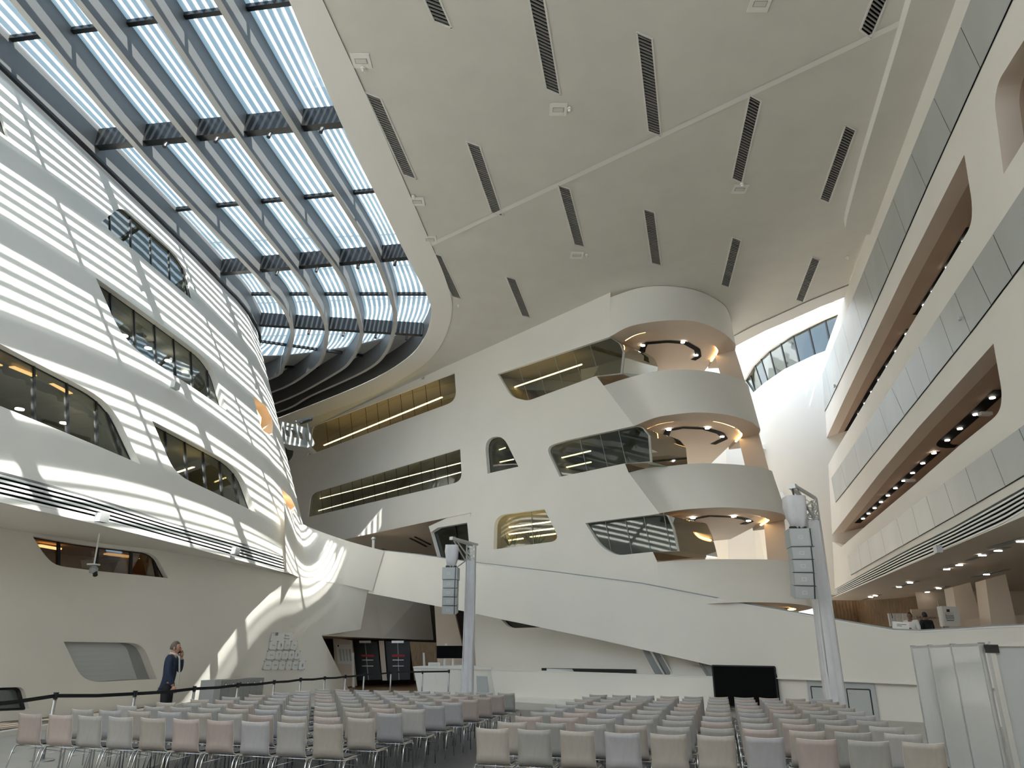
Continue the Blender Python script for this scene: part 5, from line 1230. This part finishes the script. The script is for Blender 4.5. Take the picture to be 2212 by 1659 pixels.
    for i_ in (1, 4): b3.tube([V3(tv[i_])+V3((0, 0, .06)), V3(tv[i_]), V3(tv[i_+1]), V3(tv[i_+2])], .1, 12, True, [.09, .1, .075, .06])
    b3.build('trousers', M[legm], t, True)
    for x, y in ((.11, .05), (-.11, .07)): MB().ball((x, y, .045), .07, 10, (.75, 2, .65)).build('shoe', M['ink'], t, True)
    if collar and top == 'navy':
        MB().tube([V3((0, .0, 1.43)), V3((0, .012, 1.51))], .07, 14).build('collar', M['shirt'], t)
        MB().prism([V3((-.05, .12, 1.46)), V3((.05, .12, 1.46)), V3((.04, .165, 1.15)), V3((.03, .17, .95)), V3((-.03, .17, .95)), V3((-.04, .165, 1.15))], (0, .012, 0)).build('shirt_front', M['shirt'], t)
    return t
mp_ = ony(366, 1460, 15.6)
man = person(fz(mp_), -PI/2+.2, 1.86, 'navy', 'trous', 'skin', 'hairg', 'man in a navy jacket holding a phone to his ear, behind the tape', 
    {'L': [(.25, .02, 1.14), (.22, .14, .92)], 'R': [(-.27, .13, 1.16), (-.15, .14, 1.44)], 'hdR': (.35, -.15, 1), 'pnR': (1, -.1, .1), 'sleeve': .9})
ph = thing('phone', 'black phone held at the man\'s ear', 'phone', man.matrix_world @ Vector((-.10, .06, 1.56)))
bpy.context.view_layer.update()
b = MB(); b.box(-.006, .006, -.035, .035, -.07, .07); mw = man.matrix_world @ Matrix.Translation((-.098, .06, 1.57)) @ Matrix.Rotation(.5, 4, 'X'); b.v = [mw @ v for v in b.v]
under(b.build('case', M['black']), ph)
pb1 = ony(1968, 1345, 23.6); pb2 = ony(2002, 1345, 24.6)
def z_at(px, py, Y): return ony(px, py, Y).z
for px_, Y_, top_, hr, lb, yw, arms in (
   (1968, 23.6, 'shirt', 1319, 'person in a white short sleeved shirt behind the ramp parapet', .9, {'L': [(.26, .10, 1.15), (.05, .22, 1.18)], 'R': [(-.26, .10, 1.13), (-.02, .2, 1.12)], 'sleeve': .35}),
   (2001, 24.4, 'trous', 1318, 'person in a black top seen from behind, beside the white shirted one', .3, {'L': [(.27, .02, 1.13), (.2, .16, 1.0)], 'R': [(-.27, .02, 1.13), (-.2, .16, 1.0)], 'sleeve': .4})):
    zt = z_at(px_, hr, Y_); p = ony(px_, 1345, Y_); zf = RZ; hh = zt-zf
    print('person h', hh)
    person(Vector((p.x, p.y, zf)), yw if top_ == 'trous' else yw+PI*.45, hh, top_, 'trous', 'skind', 'hair', lb, arms, .2, False, False)
# ================================================================== SIGNS
sg = [ony(1990, 1360, 25.5)]
Ysg = 25.0
t = thing('sign_board', 'curved silver sign board on a post right of the two people', 'sign', fz(ony(2052, 1375, Ysg)))
quadobj([(2033, 1309), (2070, 1311), (2075, 1352), (2040, 1352)], Ysg, .12, 'panel', 'alu', t)
quadobj([(2029, 1310), (2034, 1309), (2041, 1352), (2037, 1353)], Ysg-.05, .16, 'side_rail', 'rim', t)
quadobj([(2045, 1316), (2051, 1316), (2052, 1322), (2046, 1322)], Ysg-.02, .02, 'emblem', 'ink', t); quadobj([(2041, 1324), (2060, 1324), (2060, 1325), (2041, 1325)], Ysg-.02, .02, 'print_line', 'grey', t)
quadobj([(2043, 1327), (2060, 1328), (2062, 1338), (2045, 1338)], Ysg-.02, .02, 'picture', 'grey', t); quadobj([(2046, 1339.5), (2061, 1339.5), (2061, 1341), (2046, 1341)], Ysg-.02, .02, 'print_line', 'ink', t)
quadobj([(2052, 1352), (2057, 1352), (2058, 1375), (2053, 1375)], Ysg+.05, .06, 'post', 'steel', t)
t = thing('wall_sign', 'wide beige office sign behind the two people', 'sign', ony(2005, 1350, 36)); quadobj([(1968, 1316), (2035, 1315), (2037, 1353), (1975, 1354)], 36, .1, 'panel', 'wallw', t)
p = ony(2020, 1334, 35.9); text('Information Office', .19, M['ink'], t, t.matrix_world.inverted() @ facing(ony(2014, 1334, 35.9), -.1))
t = thing('wall_sign', 'pale sign panel bearing the number 1 on the timber wall', 'sign', ony(1928, 1340, 35)); quadobj([(1919, 1325), (1934, 1325), (1937, 1352), (1924, 1353)], 35, .1, 'panel', 'paper', t)
text('1', .32, M['ink'], t, t.matrix_world.inverted() @ facing(ony(1927, 1331, 34.9), 0))
t = thing('wall_sign', 'pair of pale notice sheets right of the number sign', 'sign', ony(1948, 1335, 35))
for x in (1936, 1949): quadobj([(x, 1325), (x+11, 1325), (x+13, 1343), (x+2, 1343)], 35, .05, 'sheet', 'paper', t)
t = thing('desk_sign', 'white sign on the parapet left of the two people', 'sign', ony(1947, 1355, 21.7)); quadobj([(1929, 1342), (1964, 1345), (1964, 1362), (1929, 1358)], [21.9, 21.6, 21.6, 21.9], .05, 'sheet', 'paper', t)
for y in (1348, 1351): quadobj([(1938, y), (1958 if y < 1350 else 1948, y+1), (1958 if y < 1350 else 1948, y+2), (1938, y+1)], 21.55, .02, 'print_line', 'ink', t)
# donor style acrylic tiles on the left wall
rowsT = [(1376, [(583, 631)]), (1394, [(580, 595), (597, 610), (611, 624), (625, 638)]), (1415, [(574, 591), (592, 605), (606, 619), (620, 632), (633, 645)]), (1437, [(567, 583), (584, 598), (600, 613), (615, 627), (629, 641), (643, 656)])]
wt_ = [['NWBG', 'Business University'], ['Partner', 'B', 'KPC', 'TPA'], ['Service', 'T', 'Y', 'H', 'S'], ['Sponsor', 'ZUME', 'THE', 'Spa', 'POST', 'G']]
rn = ['top', 'second', 'third', 'lowest']
for ri, (y, xs) in enumerate(rowsT):
    for ci, (x0, x1) in enumerate(xs):
        hgt = 9.5; q0 = SL.px((x0+x1)/2, y)
        nrm = SL.N(*q0, True)
        P4 = [SL.off(SL.px(*c), -.05, True) for c in ((x0+2.5, y-hgt), (x1+2.5, y-hgt), (x1-1, y+hgt), (x0-1, y+hgt))]
        cen = sum(P4, Vector())/4
        lb = 'clear acrylic plaque, %s' % ('wide top one of the wall plaque pyramid' if ri == 0 else '%s from left in the %s row of the plaque pyramid' % (ordw[ci], rn[ri]))
        t = thing('wall_plaque', lb, 'plaque', cen, 'acrylic plaques on the left wall')
        under(MB().prism(P4, nrm*.012).build('plate', M['paper']), t)
        b = MB()
        for p in P4: pp = p.lerp(cen, .1); b.tube([pp-nrm*.01, pp+nrm*.05], .018, 8)
        under(b.build('spacers', M['steel']), t)
        yw = math.atan2(nrm.y, nrm.x)-PI/2
        if ri == 0:
            text('Business\nUniversity', .11, M['ink'], t, t.matrix_world.inverted() @ facing(cen-nrm*.012+Vector((.25, 0, 0))*.6, yw))
            text('W', .2, M['ink'], t, t.matrix_world.inverted() @ facing(P4[0].lerp(P4[2], .2)-nrm*.02, yw))
        else:
            sz = .15 if len(wt_[ri][ci]) < 3 else .07
            text(wt_[ri][ci], sz, M['ink'], t, t.matrix_world.inverted() @ facing(cen-nrm*.02, yw))
# recycling bins
bq = [ony(465, 1470, 25.2), ony(571, 1467, 28.4)]
t = thing('recycling_station', 'grey row of recycling bins with round symbols at the left wall', 'recycling bins', fz(bq[0].lerp(bq[1], .5)))
zt = 1.0
A = Vector((bq[0].x, bq[0].y, 0)); zt = bq[0].z
E_ = Vector((bq[1].x, bq[1].y, 0)); dB = (E_-A); nB = Vector((-dB.y, dB.x, 0)).normalized()
cols_ = ['ink', 'red', 'green', 'ink', 'ink', 'rim']
under(MB().prism([A, A+Vector((0, 0, zt)), A+nB*.5+Vector((0, 0, zt)), A+nB*.5], dB*.12).build('side_panel', M['lgrey']), t)
for k in range(6):
    a = A+dB*(.13+k*.145); c = A+dB*(.13+(k+1)*.145-.004)
    o = under(MB().prism([a, c, c+Vector((0, 0, zt)), a+Vector((0, 0, zt))], nB*.5).build('bin_door', M['grey']), t)
    ctr2 = a.lerp(c, .5)+Vector((0, 0, zt-.16))
    dd = dB.normalized(); nf = -nB
    ring = MB(); ring.add([ctr2+nf*.01+dd*math.cos(q_*PI/8)*.07+Vector((0, 0, math.sin(q_*PI/8)*.07)) for q_ in range(16)], [tuple(range(16))])
    o = ring.build('symbol', M[cols_[k]]); under(o, t)
    ring = MB(); ring.add([ctr2+nf*.014+dd*math.cos(q_*PI/8)*.052+Vector((0, 0, math.sin(q_*PI/8)*.052)) for q_ in range(16)], [tuple(range(16))]); under(ring.build('symbol_face', M['paper'] if k in (0, 1, 3, 4) else M[cols_[k]]), t)
# hanging camera
hp = [onz(212, 1150, 4.58)]
t = thing('hanging_camera', 'dark camera on a long white rod under the left soffit', 'camera', hp[0])
Yh = hp[0].y; p1 = ony(203, 1218, Yh-.6)
under(MB().tube([onz(215, 1152, 4.6), ony(203, 1220, onz(215, 1152, 4.6).y)], .022, 8).build('rod', M['slat']), t)
Yh = onz(215, 1152, 4.6).y
c_ = ony(203, 1228, Yh); under(MB().tube([c_+Vector((0, 0, .08)), c_, c_-Vector((0, 0, .12))], .11, 14, True, [.05, .11, .10]).build('housing', M['grey']), t)
under(MB().disc(ony(202, 1219, Yh)-Vector((0, 0, .02)), .16, .025).build('collar_ring', M['slat']), t)
under(MB().tube([c_-Vector((-.05, 0, .1)), c_-Vector((-.1, .05, .18))], .06, 10).build('lens', M['black']), t)
# small wall projectors on facades
for S_, x, y, lb in ((SF, 367, 838, 'small white floodlight on the sunlit left facade'), (SR, 1808, 834, 'small grey floodlight on the upper right facade'), (SF, 205, 1125, 'small white box on the left louvre band'), (SF, 497, 1195, 'small white box near the end of the left louvre band'), (SR, 2042, 1187, 'rounded grey lamp on the right louvre band'), (SR, 2080, 688, 'tiny dark sensor on a grey panel of the right facade'), (SB, 916, 818, 'small pale floodlight above the back wall window')):
    q = S_.px(x, y); n_ = S_.N(*q); p = S_.P(*q); t = thing('floodlight', lb, 'wall light', p)
    dd = S_.P(q[0]+.3, q[1])-S_.P(q[0]-.3, q[1]); dd.normalize()
    under(MB().bar(p, p-n_*.12, .03, .03).build('bracket', M['alu']), t)
    kk = .35 if 'tiny' in lb else .6 if 'small grey' in lb or 'small pale' in lb else 1
    under(MB().bar(p-n_*.2*kk-dd*.16*kk, p-n_*.2*kk+dd*.16*kk, .16*kk, .22*kk).build('housing', M['lgrey']), t)
# grey gangway frame between facades
t = thing('gangway', 'grey steel gangway frame jutting out between left facade and back wall', 'gangway', ony(640, 940, 44))
P_ = lambda x, y, Y=42: ony(x, y, Y)
outer_ = [(606, 910), (640, 918), (664, 925), (680, 958), (672, 964), (606, 952)]
holes_ = [rnd([(609, 925), (622, 929, 4), (627, 943), (613, 940, 3)]), rnd([(628, 927), (637, 930), (642, 946), (633, 944)]), rnd([(645, 930), (652, 936, 3), (655, 950), (648, 947)]), rnd([(658, 933), (662, 937), (668, 955), (662, 953)]), [(609, 915), (633, 921), (634, 925), (609, 920)]]
V, Fs = cdt([(x, y) for x, y in outer_], holes_)
vs = [P_(v.x, v.y) for v in V]; vs2 = [v+Vector((0, .15, 0)) for v in vs]; n = len(vs)
under(mesh('side_frame', vs+vs2, Fs+[tuple(i+n for i in f) for f in Fs], M['grey']), t)
under(MB().prism([P_(606, 952), P_(672, 964), P_(663, 967), P_(606, 957)], (0, 1.5, 0)).build('floor_beam', M['lgrey']), t)
under(MB().bar(P_(640, 912, 43), P_(676, 902, 43), .25, .12).build('hinge_arm', M['grey']), t); under(MB().tube([P_(648, 915, 42.6), P_(668, 908, 42.6), P_(674, 905, 42.6)], .09, 8).build('cylinder', M['black']), t)
for x in (612, 640, 664): under(MB().tube([P_(x, 915, 41.9), P_(x+6, 950, 41.9)], .04, 6).build('strut', M['lgrey']), t)
# ================================================================== WHITE PARTITION BOARDS
b0 = onz(2016, 1645, 0); ztp = ony(1973, 1397, b0.y).z
posts = [b0]
for (x, y) in ((2009, 1395), (2058, 1393), (2120, 1391), (2300, 1386)):
    p = onz(x, y, ztp); posts.append(Vector((p.x, p.y, 0)))
dpo = (posts[3]-posts[0]); print('boards', posts, ztp)
fr_ = [0, .235, .56, 1.0]
fr_ = [0, .26, .58, 1.0]
end = onz(2180, 1690, 0)
q0 = b0; 
def edge_at(px, py, A_, B_):
    "ground point on segment A-B seen at pixel column"
    n_ = Vector((B_.y-A_.y, A_.x-B_.x, 0)); return onp(px, py, A_, n_)
Bq = Vector((posts[3].x, posts[3].y, 0))
G = [b0]
for (x, y) in ((2009, 1395), (2058, 1393), (2120, 1391)):
    p = edge_at(x, y, b0, Bq); G.append(Vector((p.x, p.y, 0)))
ext = G[3]+Vector((2.2, -.25, 0))
t = thing('partition_board', 'white glossy folding partition of narrow panels at the right edge', 'partition', G[1])
nP = Vector(((Bq-b0).y, -(Bq-b0).x, 0)).normalized()
Zv = lambda p, z: Vector((p.x, p.y, z))
for i in range(3):
    a, c = G[i], G[i+1]; under(MB().prism([Zv(a, .04), Zv(c, .04), Zv(c, ztp-.03), Zv(a, ztp-.03)], nP*.03).build('panel', M['white']), t)
    under(MB().bar(Zv(a, ztp-.02), Zv(c, ztp-.02), .05, .06).build('top_rail', M['alu']), t); under(MB().bar(Zv(a, .03), Zv(c, .03), .05, .05).build('bottom_rail', M['black']), t)
for i in range(4):
    under(MB().bar(Zv(G[i]-Vector((.03, .03, 0)), 0), Zv(G[i]-Vector((.03, .03, 0)), ztp), .03, .05).build('post', M['alu']), t)
    under(MB().bar(Zv(G[i], ztp-.05), Zv(G[i], ztp+.02), .04, .07).build('corner_cap', M['grey']), t)
t2 = thing('pin_board', 'large grey pin board at the right edge, in front of the partition', 'board', G[3])
a = G[3]+Vector((.03, -.12, 0)); c = ext+Vector((0, -.12, 0))
under(MB().prism([Zv(a, .03), Zv(c, .03), Zv(c, ztp), Zv(a, ztp)], (0, .04, 0)).build('panel', M['panelg']), t2)
under(MB().bar(Zv(a, 0), Zv(a, ztp), .07, .07).build('post', M['alu']), t2); under(MB().bar(Zv(a, ztp), Zv(c, ztp), .07, .06).build('top_rail', M['alu']), t2)
under(MB().bar(Zv(a, ztp-.06)-Vector((.05, 0, 0)), Zv(a, ztp-.06)+Vector((.08, 0, 0)), .09, .1).build('corner_cap', M['black']), t2)
